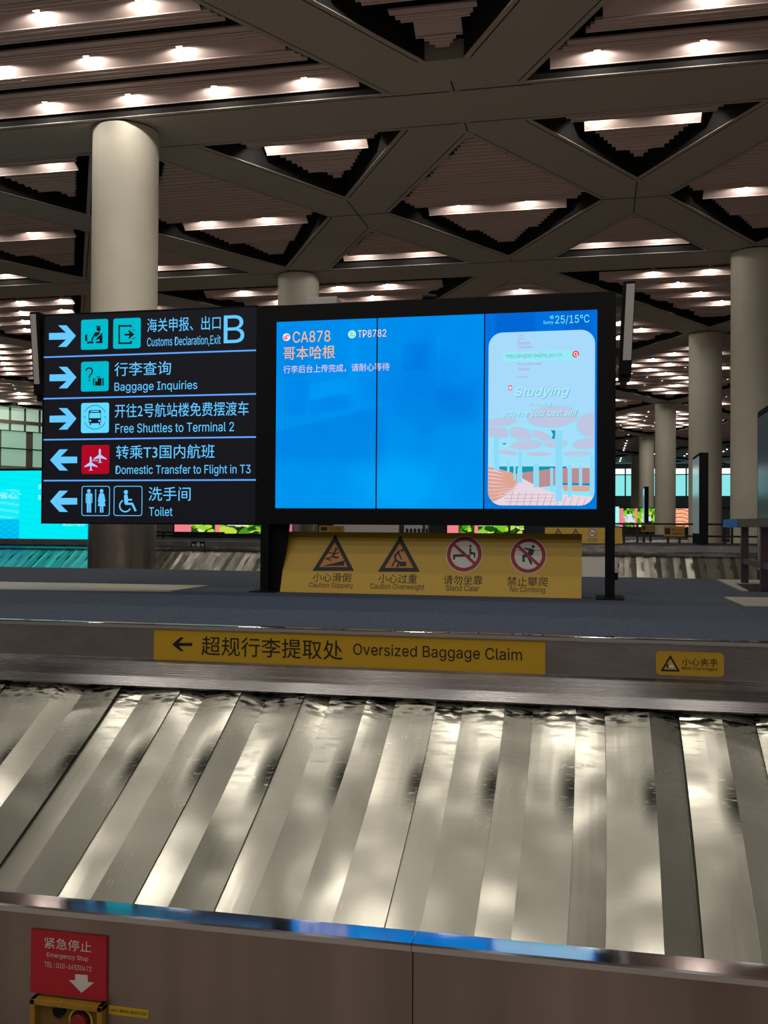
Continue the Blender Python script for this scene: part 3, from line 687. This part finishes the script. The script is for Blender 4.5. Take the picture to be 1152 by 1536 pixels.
A, B, C_ = spx(cx0, cy1), spx(cx0, cy0), spx(cx1, cy0)
c = MB(); c.face([PP.w(*p, -.0028) for p in cl], glow('card_pale_blue', (168,218,252), 1.)); card = c.build('advert_card', cab)
PP.o = PP.o  # same plane
pinkc = glow('advert_pink_canopy', (190,198,228), 1.); cyl_ = glow('advert_cyan_line', (128,236,250), 1.); terr = glow('advert_terracotta', (222,164,146), 1.); terrd = glow('advert_brown', (186,142,146), 1.); palep = glow('advert_pale_floor', (232,214,226), 1.); tealp = glow('advert_teal', (24,150,170), 1.); paleb = glow('advert_pale_column', (146,216,248), 1.); paler = glow('advert_pale_sky', (164,224,250), 1.)
def clipcard(pts):                      # keep picture shapes inside the rounded card
    def st(p): return PP.st(p)
    poly = [st(p) for p in pts]
    n = len(cl)
    for i in range(n):
        a, b = cl[i], cl[(i+1) % n]; out = []
        if math.hypot(b[0]-a[0], b[1]-a[1]) < 1e-9: continue
        sd = lambda p: (b[0]-a[0])*(p[1]-a[1])-(b[1]-a[1])*(p[0]-a[0])
        for j in range(len(poly)):
            p, q = poly[j], poly[(j+1) % len(poly)]; sp, sq = sd(p), sd(q)
            if sp >= 0: out.append(p)
            if (sp >= 0) != (sq >= 0): k_ = sp/(sp-sq); out.append((p[0]+(q[0]-p[0])*k_, p[1]+(q[1]-p[1])*k_))
        poly = out
        if len(poly) < 3: return None
    return poly
AC = MB(); lay = [0]
def adp(m, *pts):
    q = clipcard(z6(*pts)); lay[0] += 1
    if q: AC.face([PP.w(*p, -.0024+lay[0]*.00002) for p in q], m)
def ade(m, cx, cy, rx, ry, rot=0.):
    a = math.radians(rot); adp(m, *[(cx+rx*math.cos(t_)*math.cos(a)-ry*math.sin(t_)*math.sin(a), cy-(rx*math.cos(t_)*math.sin(a)+ry*math.sin(t_)*math.cos(a))) for t_ in [2*math.pi*i/24 for i in range(24)]])
def canopy(cx, cy, rx, ry, rot=0., e=8): ade(cyl_, cx, cy, rx+e, ry+e*.8, rot); ade(pinkc, cx, cy, rx, ry, rot)
adp(paler, (150,850),(930,800),(930,1160),(150,1160))
canopy(190,890,120,50,-14); canopy(620,790,190,80,4); canopy(900,850,110,90,10); canopy(390,915,90,46,-14); canopy(250,830,120,30,4)
canopy(430,995,120,34,4); canopy(640,985,90,30,2); canopy(870,985,110,40,6); canopy(540,930,80,30,-20); ade(pinkc, 300, 1050, 70, 16, -8); ade(pinkc, 520, 1060, 90, 16); ade(pinkc, 800, 1060, 110, 20)
adp(tealp, (605,888),(642,890),(634,952),(612,950),(622,920)); adp(tealp, (250,985),(290,980),(272,995))
adp(tealp, (230,1150),(720,1150),(720,1190),(380,1195),(330,1218),(230,1180))
adp(terrd, (400,1195),(640,1165),(915,1160),(915,1290),(690,1282),(520,1300),(400,1270))
adp(terr, (690,1285),(915,1295),(915,1330),(700,1330)); adp(tealp, (690,1268),(915,1272),(915,1290),(690,1284))
adp(palep, (156,1160),(380,1225),(520,1300),(700,1350),(915,1370),(915,1440),(156,1440))
for i in range(9): adp(terr, (150,1152+i*28),(200,1160+i*27),(400-i*6,1215+i*15),(370-i*10,1232+i*15),(200,1178+i*28),(150,1172+i*29))
adp(cyl_, (520,1300),(560,1310),(920,1350),(920,1370),(640,1345))
for i in range(12): x = 330+i*48; adp(terrd, (x,1330+i*4),(x+3,1330+i*4),(x-18,1432),(x-22,1432))
for i in range(3): adp(terrd, (260+i*10,1352+i*26),(640,1352+i*24),(640,1354+i*24),(260+i*10,1355+i*26))
for x, w_, y0, y1 in ((215,34,930,1180),(385,22,1040,1270),(300,12,1110,1190),(500,34,1130,1300),(612,14,1160,1320),(664,46,890,1400),(742,22,1140,1370),(820,16,1150,1290),(900,22,1060,1360),(345,10,1150,1250),(372,8,1160,1270)):
    adp(cyl_, (x-w_/2-3,y0),(x+w_/2+3,y0),(x+w_/2+3,y1),(x-w_/2-3,y1)); adp(paleb, (x-w_/2,y0),(x+w_/2,y0),(x+w_/2,y1),(x-w_/2,y1))
for y0 in (1075, 1095, 1118): adp(cyl_, (220,y0+6),(920,y0-8),(920,y0-3),(220,y0+10))
AC.build('advert_picture', cab)
c = MB(); pktx = glow('advert_mauve_text', (186,140,190), 1.)
kt = .0002
PP.text(c, '한국어', *[700+q/4.8 for q in (368,410)], *[460+q/4.8 for q in (202,217)], pktx, kt); PP.text(c, '日本語', *[700+q/4.8 for q in (368,410)], *[460+q/4.8 for q in (226,240)], pktx, kt)
for s_, x0, x1, y0, y1 in (('Deutsch',368,460,249,274),('Français',368,475,281,308),('Русский язык',368,540,402,428),('Español',368,452,438,466),('Português',368,440,498,517)):
    PP.text(c, s_, 700+x0/4.8, 700+x1/4.8, 460+y0/4.8, 460+y1/4.8, pktx, kt, .01)
c.face([PP.w(*p, -.0006) for p in PP.rr(700+253/4.8, 460+330/4.8, 700+815/4.8, 460+398/4.8, .028, 6)], glow('advert_pill', (150,236,246), 1.))
PP.text(c, 'http://english.beijing.gov.cn', 700+285/4.8, 700+685/4.8, 460+340/4.8, 460+378/4.8, glow('advert_grey_text', (120,150,190), 1.), kt)
PP.ell(c, z6((785,342))[0], 5.2, 5.2, rdt, kt); PP.arc(c, z6((785,342))[0], 2.5, 1.1, wht, kt+.0004); PP.stroke(c, z6((793,350),(800,360)), 1.1, wht, kt+.0004)
PP.rect(c, 700+300/4.8, 460+566/4.8, 700+328/4.8, 460+602/4.8, glow('advert_rose', (216,130,170), 1.), kt)
PP.rect(c, 700+306/4.8, 460+578/4.8, 700+322/4.8, 460+592/4.8, wht, kt+.0003)
sh_ = glow('advert_letter_shade', (120,180,214), 1.); hl = glow('advert_letter', (178,246,250), 1.)
for s_, x0, x1, y0, y1, b in (('Studying',345,740,578,664,.014),('in Beijing',440,610,678,718,.006),('achieve your best self',258,800,744,806,.01)):
    PP.text(c, s_, 700+(x0+6)/4.8, 700+(x1+6)/4.8, 460+(y0+6)/4.8, 460+(y1+6)/4.8, sh_, kt, b, .3); PP.text(c, s_, 700+x0/4.8, 700+x1/4.8, 460+y0/4.8, 460+y1/4.8, hl, kt+.0004, b, .3)
c.build('advert_lettering', cab)
# legs
def leg(x0, x1, foot, gus):
    c = MB(); c.box((x0, YP, 1.15), (x1, YP+.1, ZB), black_m); l = c.build('leg', T)
    if gus: c = MB(); c.hexa([(x1, YP+.06, 1.152), (x1+.05, YP+.06, 1.152), (x1+.05, YP+.1, 1.152), (x1, YP+.1, 1.152)], [(x1, YP+.06, ZB), (x1+.1, YP+.06, ZB), (x1+.1, YP+.1, ZB), (x1, YP+.1, ZB)], black_m); c.build('gusset', l)
    c = MB(); c.box((x0-.05, YP-.05, 1.1495), (x1+.05, YP+.3, 1.156), black_m); c.build('foot_plate', l)
    return l
leg(-1.937, -1.888, 1, True); l = leg(.034, .086, 1, False)
c = MB(); c.box((.086, YP+.02, 1.255), (.104, YP+.06, 1.295), black_m); c.build('cable_socket', l)

# leaning monitors at both ends of the stand
def side_box(label, X0, X1, z0, z1, lean, s):
    t = empty('side_display', ((X0+X1)/2, YP+.1, z0), label, 'monitor')
    y0, y1 = YP+.02, YP+.34; dx = lean
    c = MB(); c.hexa([(X0,y0,z0),(X1,y0,z0),(X1,y1,z0),(X0,y1,z0)], [(X0+dx,y0-.04,z1),(X1+dx,y0-.04,z1),(X1+dx,y1-.04,z1),(X0+dx,y1-.04,z1)], black_m); c.build('housing', t, bevel=.003)
    m0, m1 = X0+.018, X1-.003
    if s < 0: m0, m1 = X0+.006, X1-.020
    c = MB(); c.hexa([(m0,y0-.003,z0+.04),(m1,y0-.003,z0+.04),(m1,y0+.01,z0+.04),(m0,y0+.01,z0+.04)], [(m0+dx*.96,y0-.041,z1-.015),(m1+dx*.96,y0-.041,z1-.015),(m1+dx*.96,y0,z1-.015),(m0+dx*.96,y0,z1-.015)], grey_box); c.build('edge_panel', t)
    c = MB(); bx = XR+.004 if s > 0 else XL-.012
    for z in (z1-.12, z0+.1): c = MB(); c.box((min(bx, bx+s*.03), YP+.04, z), (max(bx, bx+s*.03), YP+.07, z+.05), dark_m); c.build('hinge_bracket', t)
    c = MB(); c.box((X0+.01, y0+.02, z0-.035), (X1-.02, y1-.05, z0), black_m); c.build('lower_bracket', t)
side_box('slim grey-edged monitor fixed to the right end of the black stand', .105, .17, 2.375, 2.875, .02, 1)
side_box('slim grey-edged monitor fixed to the left end of the wayfinding panel', -3.435, -3.372, 2.34, 2.85, -.012, -1)
# small things on top of the cabinet
q = atY(645, 446, YP+.05)
t = empty('security_camera', (q.x, YP+.05, ZT), 'small black camera lying on top of the display cabinet', 'camera')
c = MB(); c.tube((q.x-.04, YP+.05, ZT+.026), (q.x+.035, YP+.05, ZT+.018), .018, black_m, 14); c.build('camera_body', t, True)
c = MB(); c.box((q.x+.02, YP+.04, ZT), (q.x+.05, YP+.06, ZT+.015), dark_m); c.build('mount', t)
a, b = atY(466, 450, YP+.12), atY(511, 450, YP+.12)
c = MB(); c.box((a.x, YP+.03, ZT), (b.x, YP+.15, ZT+.047), grey_box); tag(rebase(c.build('junction_box', bevel=.004)), 'pale flat box on top of the display cabinet near its left corner', 'box')

# ================================================================ YELLOW CAUTION BOARDS
sym_in = mat('triangle_inner_amber', (214,140,70), .5); sym_red = mat('prohibition_red', (160,20,44), .5)
def caution(label, dx=0., dy=0.):
    t = empty('caution_board', (-.957+dx, 5.585+dy, 1.15), label, 'caution board')
    S = Vector((dx, dy, 0)); o = Vector((-.957, 5.52, 1.151)); up = Vector((0, .13, .352)).normalized(); pl = Plane(o, (1,0,0), up); Hh = .3755
    mk = MB()
    def fin(mb, name, lab=None):
        for q_ in [mb]+mb.texts:
            for v in q_.v: v += S
        return mb.build(name, t, label=lab)
    c = MB(); pl.slab(c, [(-.865,0),(.865,0),(.865,Hh),(-.865,Hh)], yellow, -.006, 0); fin(c, 'board_face')
    c = MB(); c.hexa([(-1.82,5.66,1.1505),(-.094,5.66,1.1505),(-.094,5.69,1.1505),(-1.82,5.69,1.1505)], [(-1.82,5.648,1.495),(-.094,5.648,1.495),(-.094,5.66,1.495),(-1.82,5.66,1.495)], yellow); fin(c, 'back_support')
    zc = Zm(400, 780, 2.304)
    def tri(a, b, c_):
        c = MB(); A, B, C2 = [Vector(q) for q in zc(a, b, c_)]; G = (A+B+C2)/3
        pl.poly(c, [A, C2, B], ink, .001); pl.poly(c, [G+(q-G)*.68 for q in (A, C2, B)], sym_in, .0016); return c
    c = tri((238,50), (158,176), (302,176))
    pl.ell(c, zc((240,101))[0], 2.1, 2.1, ink, .002, 12); pl.stroke(c, zc((238,108),(228,125),(240,131),(248,128)), 2.6, ink, .002); pl.stroke(c, zc((230,116),(212,112),(204,124)), 1.6, ink, .002); pl.stroke(c, zc((232,120),(250,112)), 1.6, ink, .002); pl.stroke(c, zc((228,128),(206,134),(222,140)), 1.9, ink, .002)
    pl.poly(c, zc((190,160),(268,158),(270,140)), ink, .002); fin(c, 'slip_pictogram')
    c = tri((462,53), (384,179), (530,179))
    pl.ell(c, zc((468,105))[0], 2.1, 2.1, ink, .002, 12); pl.stroke(c, zc((458,108),(444,124),(446,140),(458,146),(452,162)), 3., ink, .002); pl.stroke(c, zc((456,114),(466,136)), 1.9, ink, .002); pl.rect(c, *zc((460,144))[0], *zc((482,160))[0], ink, .002); pl.stroke(c, zc((444,140),(434,160)), 2.2, ink, .002); fin(c, 'lifting_pictogram')
    def ban(cx, cy):
        c = MB(); q = zc((cx, cy))[0]; pl.ell(c, q, 27.4, 27.4, white_p, .0009, 36); pl.ell(c, q, 26.2, 26.2, sym_red, .0013, 36); pl.ell(c, q, 20.6, 20.6, white_p, .0017, 36); return c, q
    def slash(c, q): pl.stroke(c, [(q[0]-16.5, q[1]-15), (q[0]+16.5, q[1]+15)], 4.6, sym_red, .0026)
    c, q = ban(683, 118); zd = Zm(640, 760, 3.84)
    pl.poly(c, zd((152,276),(225,274),(225,289),(164,290),(164,306),(152,306)), ink, .0021); pl.ell(c, zd((252,229))[0], 2., 2., ink, .0021, 12); pl.poly(c, zd((246,240),(258,240),(258,262),(280,264),(280,296),(272,296),(270,276),(246,276)), ink, .0021); pl.rect(c, *zd((225,278))[0], *zd((252,292))[0], ink, .0021); slash(c, q); fin(c, 'no_sitting_pictogram')
    c, q = ban(904, 123)
    pl.ell(c, zd((614,231))[0], 2.4, 2.4, ink, .0021, 12); pl.poly(c, zd((560,236),(604,242),(622,250),(612,278),(594,288),(610,330),(600,336),(580,294),(564,292),(566,318),(552,320),(550,280),(580,270),(588,252),(562,244)), ink, .0021); pl.stroke(c, zd((512,252),(664,252)), .7, ink, .0021); slash(c, q); fin(c, 'no_climbing_pictogram')
    c = MB(); k = .0012
    for s_, x0, x1, y0, y1, b in (('小心滑倒',470,526.7,859,872.4,.02),('Caution Slippery',463.8,530,873.4,882.6,.01),('小心过重',568.4,625.7,860.6,874.4,.02),('Caution Overweight',556,636.5,874.8,885.2,.01),('请勿坐靠',666,724,862.6,876.4,.02),('Stand Clear',669,719,877.4,886,.01),('禁止攀爬',761,822,864.6,879,.02),('No Climbing',765.5,817.5,879.6,890,.01)):
        pl.text(c, s_, x0, x1, y0, y1, ink, k, b)
    fin(c, 'lettering'); return t
caution('yellow caution board with four warning pictograms leaning under the blue screens')
caution('distant yellow caution board half hidden behind the nearer one, by the right leg', .61, 17.4)

# ================================================================ SCREENS AND SIGNS FARTHER BACK
def led_wall(name, label, x0, y0, x1, y1, Y, fn, nu, nv, base=None, thick=.18):
    pl = wallplane(Y); a, b, c_ = pl.st((x0, y0)), pl.st((x0, y1)), pl.st((x1, y1)); zb0 = 1.15 if base is None else base
    t = empty(name, ((a[0]+c_[0])/2, Y, zb0), label, 'led screen')
    c = MB(); c.box((a[0]-.05, Y+.003, b[1]-.05), (c_[0]+.05, Y+thick, a[1]+.05), black_m); c.build('cabinet', t)
    if b[1]-.05 > zb0+.01: c = MB(); c.box((a[0]-.05, Y+.01, zb0), (c_[0]+.05, Y+thick, b[1]-.05), dark_m); c.build('plinth', t)
    pl.picture('screen', t, x0, y0, x1, y1, nu, nv, fn, scr_m, .001); return t, pl
def cyan_img(u, v):
    r, g_, b = 0, 236, 246
    k = 8*math.sin(v*70+u*22); g_ += k*.3
    x = u
    if x < .62 and v < .3: g_, b, r = 196-30*(.3-v)+18*math.sin(u*120)*math.sin(v*80), 240, 0
    if x < .62 and .3 < v < .72:
        w = max(0, math.sin(v*62+u*16+2*math.sin(u*9)))**3; r, g_, b = 90*w+20, 238, 250
    return (r, min(255, g_), b)
t, pl = led_wall('led_advert_screen', 'large cyan led advertising screen standing on the distant carousel behind the wayfinding panel', -130, 707, 132, 807.5, 21.42, cyan_img, 150, 60, thick=.25)
c = MB(); lw = glow('led_pale_text', (176,250,252), 1.)
pl.text(c, '超省心”', -14, 31, 738, 748, lw, .004, .03); pl.text(c, '来', 57, 68, 726, 735, lw, .004, .03); pl.text(c, '旅', 57, 68, 742, 750, lw, .004, .03); pl.text(c, '微信小程序', 94, 128, 783, 789, lw, .004, .02); c.build('lettering', t)
def veg(seed, flip=0):
    R_ = random.Random(seed); leaf = [(R_.random(), R_.random(), R_.uniform(.02, .08), R_.uniform(.1, .3), R_.uniform(-1, 1), R_.choice([(120,200,40),(70,150,30),(190,220,70),(30,80,20),(150,210,60),(226,236,170)])) for _ in range(110)]
    lab = [(R_.uniform(.12, .95), R_.uniform(.35, .8), R_.uniform(.04, .07), .13) for _ in range(5)]
    def fn(u, v):
        c_ = (26,48,18)
        for x, y, a, b, s_, col in leaf:
            dx, dy = u-x, v-y; p, q_ = dx*math.cos(s_)+dy*.3*math.sin(s_), -dx*math.sin(s_)+dy*.3*math.cos(s_)
            if (p/a)**2+(q_/(b*.16))**2 < 1: c_ = col
        for x, y, a, b in lab:
            if abs(u-x) < a and abs(v-y) < b: c_ = (206,228,248)
        if u < .1+.06*(1-v)*0+.05*(v < .5): c_ = (240,130,140)
        if .36 < u < .40+.03*v: c_ = (244,140,130)
        return c_
    return fn
def veg_orange(u, v):
    if u < .6: return veg_a(u/.6, v)
    k = math.sin((v*30)+(u*26)+2*math.sin(u*20)); return (246,180,120) if k > .2 else ((255,232,214) if k > -.4 else (222,96,60))
veg_a = veg(5)
led_wall('led_produce_screen', 'narrow led screen of green vegetables under the wayfinding panel', 262, 765, 432, 799.5, 29, veg(2), 150, 40, base=0)
led_wall('led_produce_screen', 'led screen of green vegetables peeping between the cabinet and the caution board', 671, 765, 786, 799.5, 29.2, veg(9), 110, 40, base=0)
led_wall('led_produce_screen', 'distant led screen of vegetables beyond the right leg of the stand', 928, 762.5, 1040, 790, 66, veg_orange, 140, 60, base=0)

def totem(label, X0, X1, Y0, Y1, z0, z1, face_col, name='advert_totem', band=.12, es=.6):
    t = empty(name, ((X0+X1)/2, (Y0+Y1)/2, z0), label, 'advertising totem')
    c = MB(); c.box((X0, Y0, z0), (X1, Y1, z1), black_m); c.build('casing', t, bevel=.01)
    c = MB(); c.box((X0-.006, Y0+.07, z0+(z1-z0)*band), (X0, Y1-.07, z1-.07), mat('totem_face_%s' % '_'.join(map(str, face_col)), face_col, .15, emit=face_col, estr=es)); c.build('light_panel', t)
q = atY(1046.5, 700, 23); totem('slim black advertising totem standing before the second right-hand column', q.x, q.x+.19, 22.6, 24.2, 1.15, 3.17, (150,166,172), es=.3)
q = atY(966, 750, 50); totem('thin distant dark totem in front of the far vegetable screen', q.x, q.x+.2, 49.5, 51, 0, 3.47, (90,170,180), es=.6)
q = atY(1136, 700, 10.3); totem('large dark advertising totem standing just behind the blue-taped barrier', q.x, q.x+.25, 9.0, 10.3, 0, 1.55+163*10.3/1480, (78,92,104), band=.42, es=.12)
q0, q1 = atY(921, 760, 64), atY(928.5, 788, 64)
c = MB(); c.box((q0.x, 64, 0), (q1.x, 64.3, q1.z), grey_box); c.box((q0.x, 64, q1.z), (q1.x, 64.3, q0.z), glow('lightbox_aqua', (150,250,240), 1.1)); tag(rebase(c.build('light_box')), 'bright aqua upright light box beside the right edge of the cabinet', 'light box')
q0, q1 = atY(505, 789, 24.5), atY(601, 801, 24.5)
c = MB(); c.box((q0.x, 24.2, 1.152), (q1.x, 24.6, 1.75), mat('pale_counter', (206,196,192), .5)); c.box((q0.x-.03, 24.15, 1.75), (q1.x+.03, 24.65, 1.8), grey_box); tag(rebase(c.build('service_counter')), 'pale counter glimpsed between the screens and the caution board', 'counter')
q0, q1 = atY(606, 789, 24), atY(640, 801, 24)
c = MB(); c.box((q0.x, 24, 1.152), (q1.x, 24.3, 1.62), grey_box); 
for k in range(6): c.box((q0.x+.05+k*.1, 23.97, 1.2), (q0.x+.11+k*.1, 24, 1.45), dark_m)
tag(rebase(c.build('cable_rack')), 'grey slotted rack glimpsed right of the pale counter', 'rack')
q = atY(432, 790, 23); pk_ = glow('pink_stripe_glow', (240,110,160), .9)  # glowing bar added for the pink stripe on the column's steel cladding
c = MB(); c.box((q.x-.05, 23, 1.15), (q.x+.07, 23.1, 1.9), pk_); tag(rebase(c.build('glow_strip')), 'upright glowing pink strip just above the left end of the caution board', 'glowing strip')

# ---- barriers
bar_m = mat('barrier_purple_steel', (92,74,82), .35, metal=.6)
def sqbar(mb, a, b, w, m):
    a, b = Vector(a), Vector(b); lo = Vector((min(a.x,b.x)-w/2, min(a.y,b.y)-w/2, min(a.z,b.z)-(w/2 if abs(a.z-b.z) < 1e-6 else 0))); hi = Vector((max(a.x,b.x)+w/2, max(a.y,b.y)+w/2, max(a.z,b.z)+(w/2 if abs(a.z-b.z) < 1e-6 else 0)))
    mb.box(lo, hi, m)
XB = 1.0; t = empty('guard_barrier', (XB, 6.6, 1.15), 'low square-tube steel barrier with blue tape on its rail end', 'barrier')
c = MB(); sqbar(c, (XB, 4.6, 1.575), (XB, 8.25, 1.575), .055, bar_m); tr = c.build('top_rail', t, bevel=.004)
c = MB(); c.box((XB-.031, 7.45, 1.544), (XB+.031, 8.27, 1.606), mat('blue_tape', (40,120,214), .5)); c.build('tape_wrap', tr, label='blue tape wrapped round the rail end')
for y in (7.3, 6.46, 5.0): c = MB(); sqbar(c, (XB, y, 1.153 if y < 6.4 else 1.157), (XB, y, 1.55), .048, bar_m); c.build('post', t, bevel=.003)
c = MB(); sqbar(c, (XB, 5.0, 1.31), (XB, 7.3, 1.31), .035, bar_m); c.build('cross_rail', t)
def far_barrier(label, xs, y, x0, x1, z0, zr=(1.6, 1.32), m=dark_m):
    t = empty('deck_barrier', ((x0+x1)/2, y, z0), label, 'barrier')
    for x in xs: c = MB(); sqbar(c, (x, y, z0), (x, y, zr[0]), .05, m); c.build('post', t)
    for z in zr: c = MB(); sqbar(c, (x0, y, z), (x1, y, z), .045, m); c.build('rail', t)
    return t
X = lambda px, Y: atY(px, 790, Y).x
far_barrier('dark post-and-rail barrier on the distant deck beyond the right leg', [X(936, 24), X(956, 24), X(1087, 24), X(1098, 24)], 24, X(905, 24), X(1160, 24), 1.15)
far_barrier('dark barrier on the distant deck under the wayfinding panel', [X(234, 25), X(262, 25), X(300, 25), X(345, 25)], 24.3, X(225, 25), X(350, 25), 1.15, (1.3, 1.22))
far_barrier('dark barrier posts glimpsed above the middle of the caution board', [X(601, 22.4), X(636, 22.4), X(764, 22.4)], 22.4, X(560, 22.4), X(772, 22.4), 1.15, (1.68, 1.2))
def hang_sign(label, x0, y0, x1, y1, Y, body, legs=()):
    pl = wallplane(Y); a, b, c_ = pl.st((x0, y0)), pl.st((x0, y1)), pl.st((x1, y1))
    t = empty('barrier_sign', ((a[0]+c_[0])/2, Y, 1.15), label, 'sign'); c = MB(); c.box((a[0], Y+.001, b[1]), (c_[0], Y+.03, a[1]), mat('amber_barrier_sign', (176,128,40), .5)); c.build('sign_plate', t)
    c = MB(); w_ = x1-x0; h_ = y1-y0; pl.rect(c, x0+w_*.06, y0+h_*.2, x0+w_*.32, y0+h_*.8, ink, .002); pl.text(c, body, x0+w_*.38, x1-w_*.06, y0+h_*.2, y0+h_*.55, ink, .002, .02); pl.rect(c, x0+w_*.4, y0+h_*.7, x1-w_*.1, y0+h_*.78, ink, .002); c.build('lettering', t)
    c = MB()
    for lx in legs: X_ = pl.st((lx, y0))[0]; c.box((X_-.03, Y+.005, 1.15), (X_+.03, Y+.03, b[1]), dark_m)
    if legs: c.build('sign_legs', t)
hang_sign('amber barrier sign on two short legs, the nearer and larger of the pair', 995.5, 789, 1027, 804.5, 23.7, '禁止入内', (1002, 1019.5))
hang_sign('amber barrier sign hung on the rail, the smaller one on the left', 962, 787, 981, 797.5, 25.2, '禁止入内', (966, 976))
hang_sign('small yellow notice glimpsed above the caution board near its left end', 479, 788.5, 516, 798, 23.6, '请勿翻越', (486, 510))
q0, q1 = atY(287, 812, 21.36), atY(307, 823, 21.36)
pl = wallplane(21.355); t = empty('direction_sign', ((q0.x+q1.x)/2, 21.36, q1.z), 'small black two-way arrow sign on the distant carousel edge', 'sign')
c = MB(); c.box((q0.x, 21.356, q1.z), (q1.x, 21.368, q0.z), black_m); c.build('sign_plate', t)
c = MB()
for s_ in (-1, 1):
    pl.stroke(c, [(297+s_*3.6, 817.5), (297+s_*8.4, 817.5)], .9, white_p, .001); pl.stroke(c, [(297+s_*6.4, 815.4), (297+s_*8.6, 817.5), (297+s_*6.4, 819.6)], .9, white_p, .001)
pl.stroke(c, [(295,814), (299.3,814), (299.3,821), (295,821)], .7, white_p, .001, True); pl.rect(c, 296.4, 815.5, 298, 819.6, white_p, .001); c.build('arrow_print', t)

# ================================================================ DOWNLIGHTS
lens = glow('downlight_lens', (255,246,226), 12.0); ringm = mat('downlight_trim', (210,206,198), .4)
dl = MB(); dl.cyl((0,0), .06, .0, .10, ringm, 16); dl.cyl((0,0), .046, -.006, .0, lens, 16)
me0 = None
def blocked(x, y):
    return not any(a+.05 < x < b-.05 for a, b in free(y, x-3, x+3, .05))
def px_of(x, y, z): p = Vector((x, y, z))-EYE; d = p.dot(Fv); return 576+FPX*p.dot(Rv)/d, 768-FPX*p.dot(Uv)/d
rows = [(y, 0, 0) for y in LROWS if 9 < y < 16] + [(q, 0, 1) for q in MIDL] + [(y, i % 2, 0) for i, y in enumerate(LROWS[16:])]
def where(x, y):
    if y < 14.3: return 'round downlight glowing in the louvre bays ahead of the first row of downlights', 'downlights in the nearest bays'
    if y < 16: return 'bright round downlight in the louvre row just before the first cross beam', 'downlights before the first cross beam'
    if y < 19: return 'round downlight in the row just behind the first cross beam', 'downlights behind the first cross beam'
    if y < 24: return 'round downlight in the middle row of the close-set slatted bay', 'downlights of the middle slatted bay'
    if y < 27: return 'round downlight in the row just before the second cross beam', 'downlights before the second cross beam'
    if x > -3: return 'small downlight in the far ceiling rows toward the receding columns', 'receding downlights on the right'
    return 'small downlight in the far ceiling rows toward the green glass partition', 'receding downlights on the left'
far = MB(); n_l = 0; n_lamp = 0
for y, ph, typ in rows:
    for k in range(-60, 40):
        x = -.05+1.545*k+(.77 if ph else 0); p = px_of(x, y, ZS)
        if not (-70 < p[0] < 1210 and p[1] > -60): continue
        if 75 < p[0] < 915 and p[1] > 470: continue
        if p[0] > 1092 and p[1] > 392: continue
        if any(abs(x-cx) < .9 and abs(y-cy) < .9 for cx, cy in ((-8.3,16.2),(3.8,26.5),(3.76,37.4))) or any(blocked(x+dx_, y+dy_) for dx_ in (-.3, 0, .3) for dy_ in (0, .3 if not typ else 0)): continue
        zl = ZS+(.07 if not typ else .095)
        if y > 76:
            if y < 112 and k % 2 and ph: far.cyl((x, y), .06, ZS-.03, ZS-.0, lens, 8)
            continue
        if me0 is None: o = dl.build('downlight'); me0 = o.data
        else: o = bpy.data.objects.new('downlight', me0); COL.objects.link(o)
        o.location = (x, y-(.13 if typ else 0), zl); lab, grp = where(x, y); tag(o, lab, 'ceiling light', grp); n_l += 1
        if y < 76 and (y < 46 or n_l % 2): lamp((0, .02, -.012), LAMP_W*(1 if y < 46 else 2), .03, o, tilt=40); n_lamp += 1
if far.v: tag(far.build('far_downlights'), 'tiny far downlights scattered over the ceiling near the end of the hall', 'ceiling light', kind='stuff')
print('DOWNLIGHTS', n_l, n_lamp)
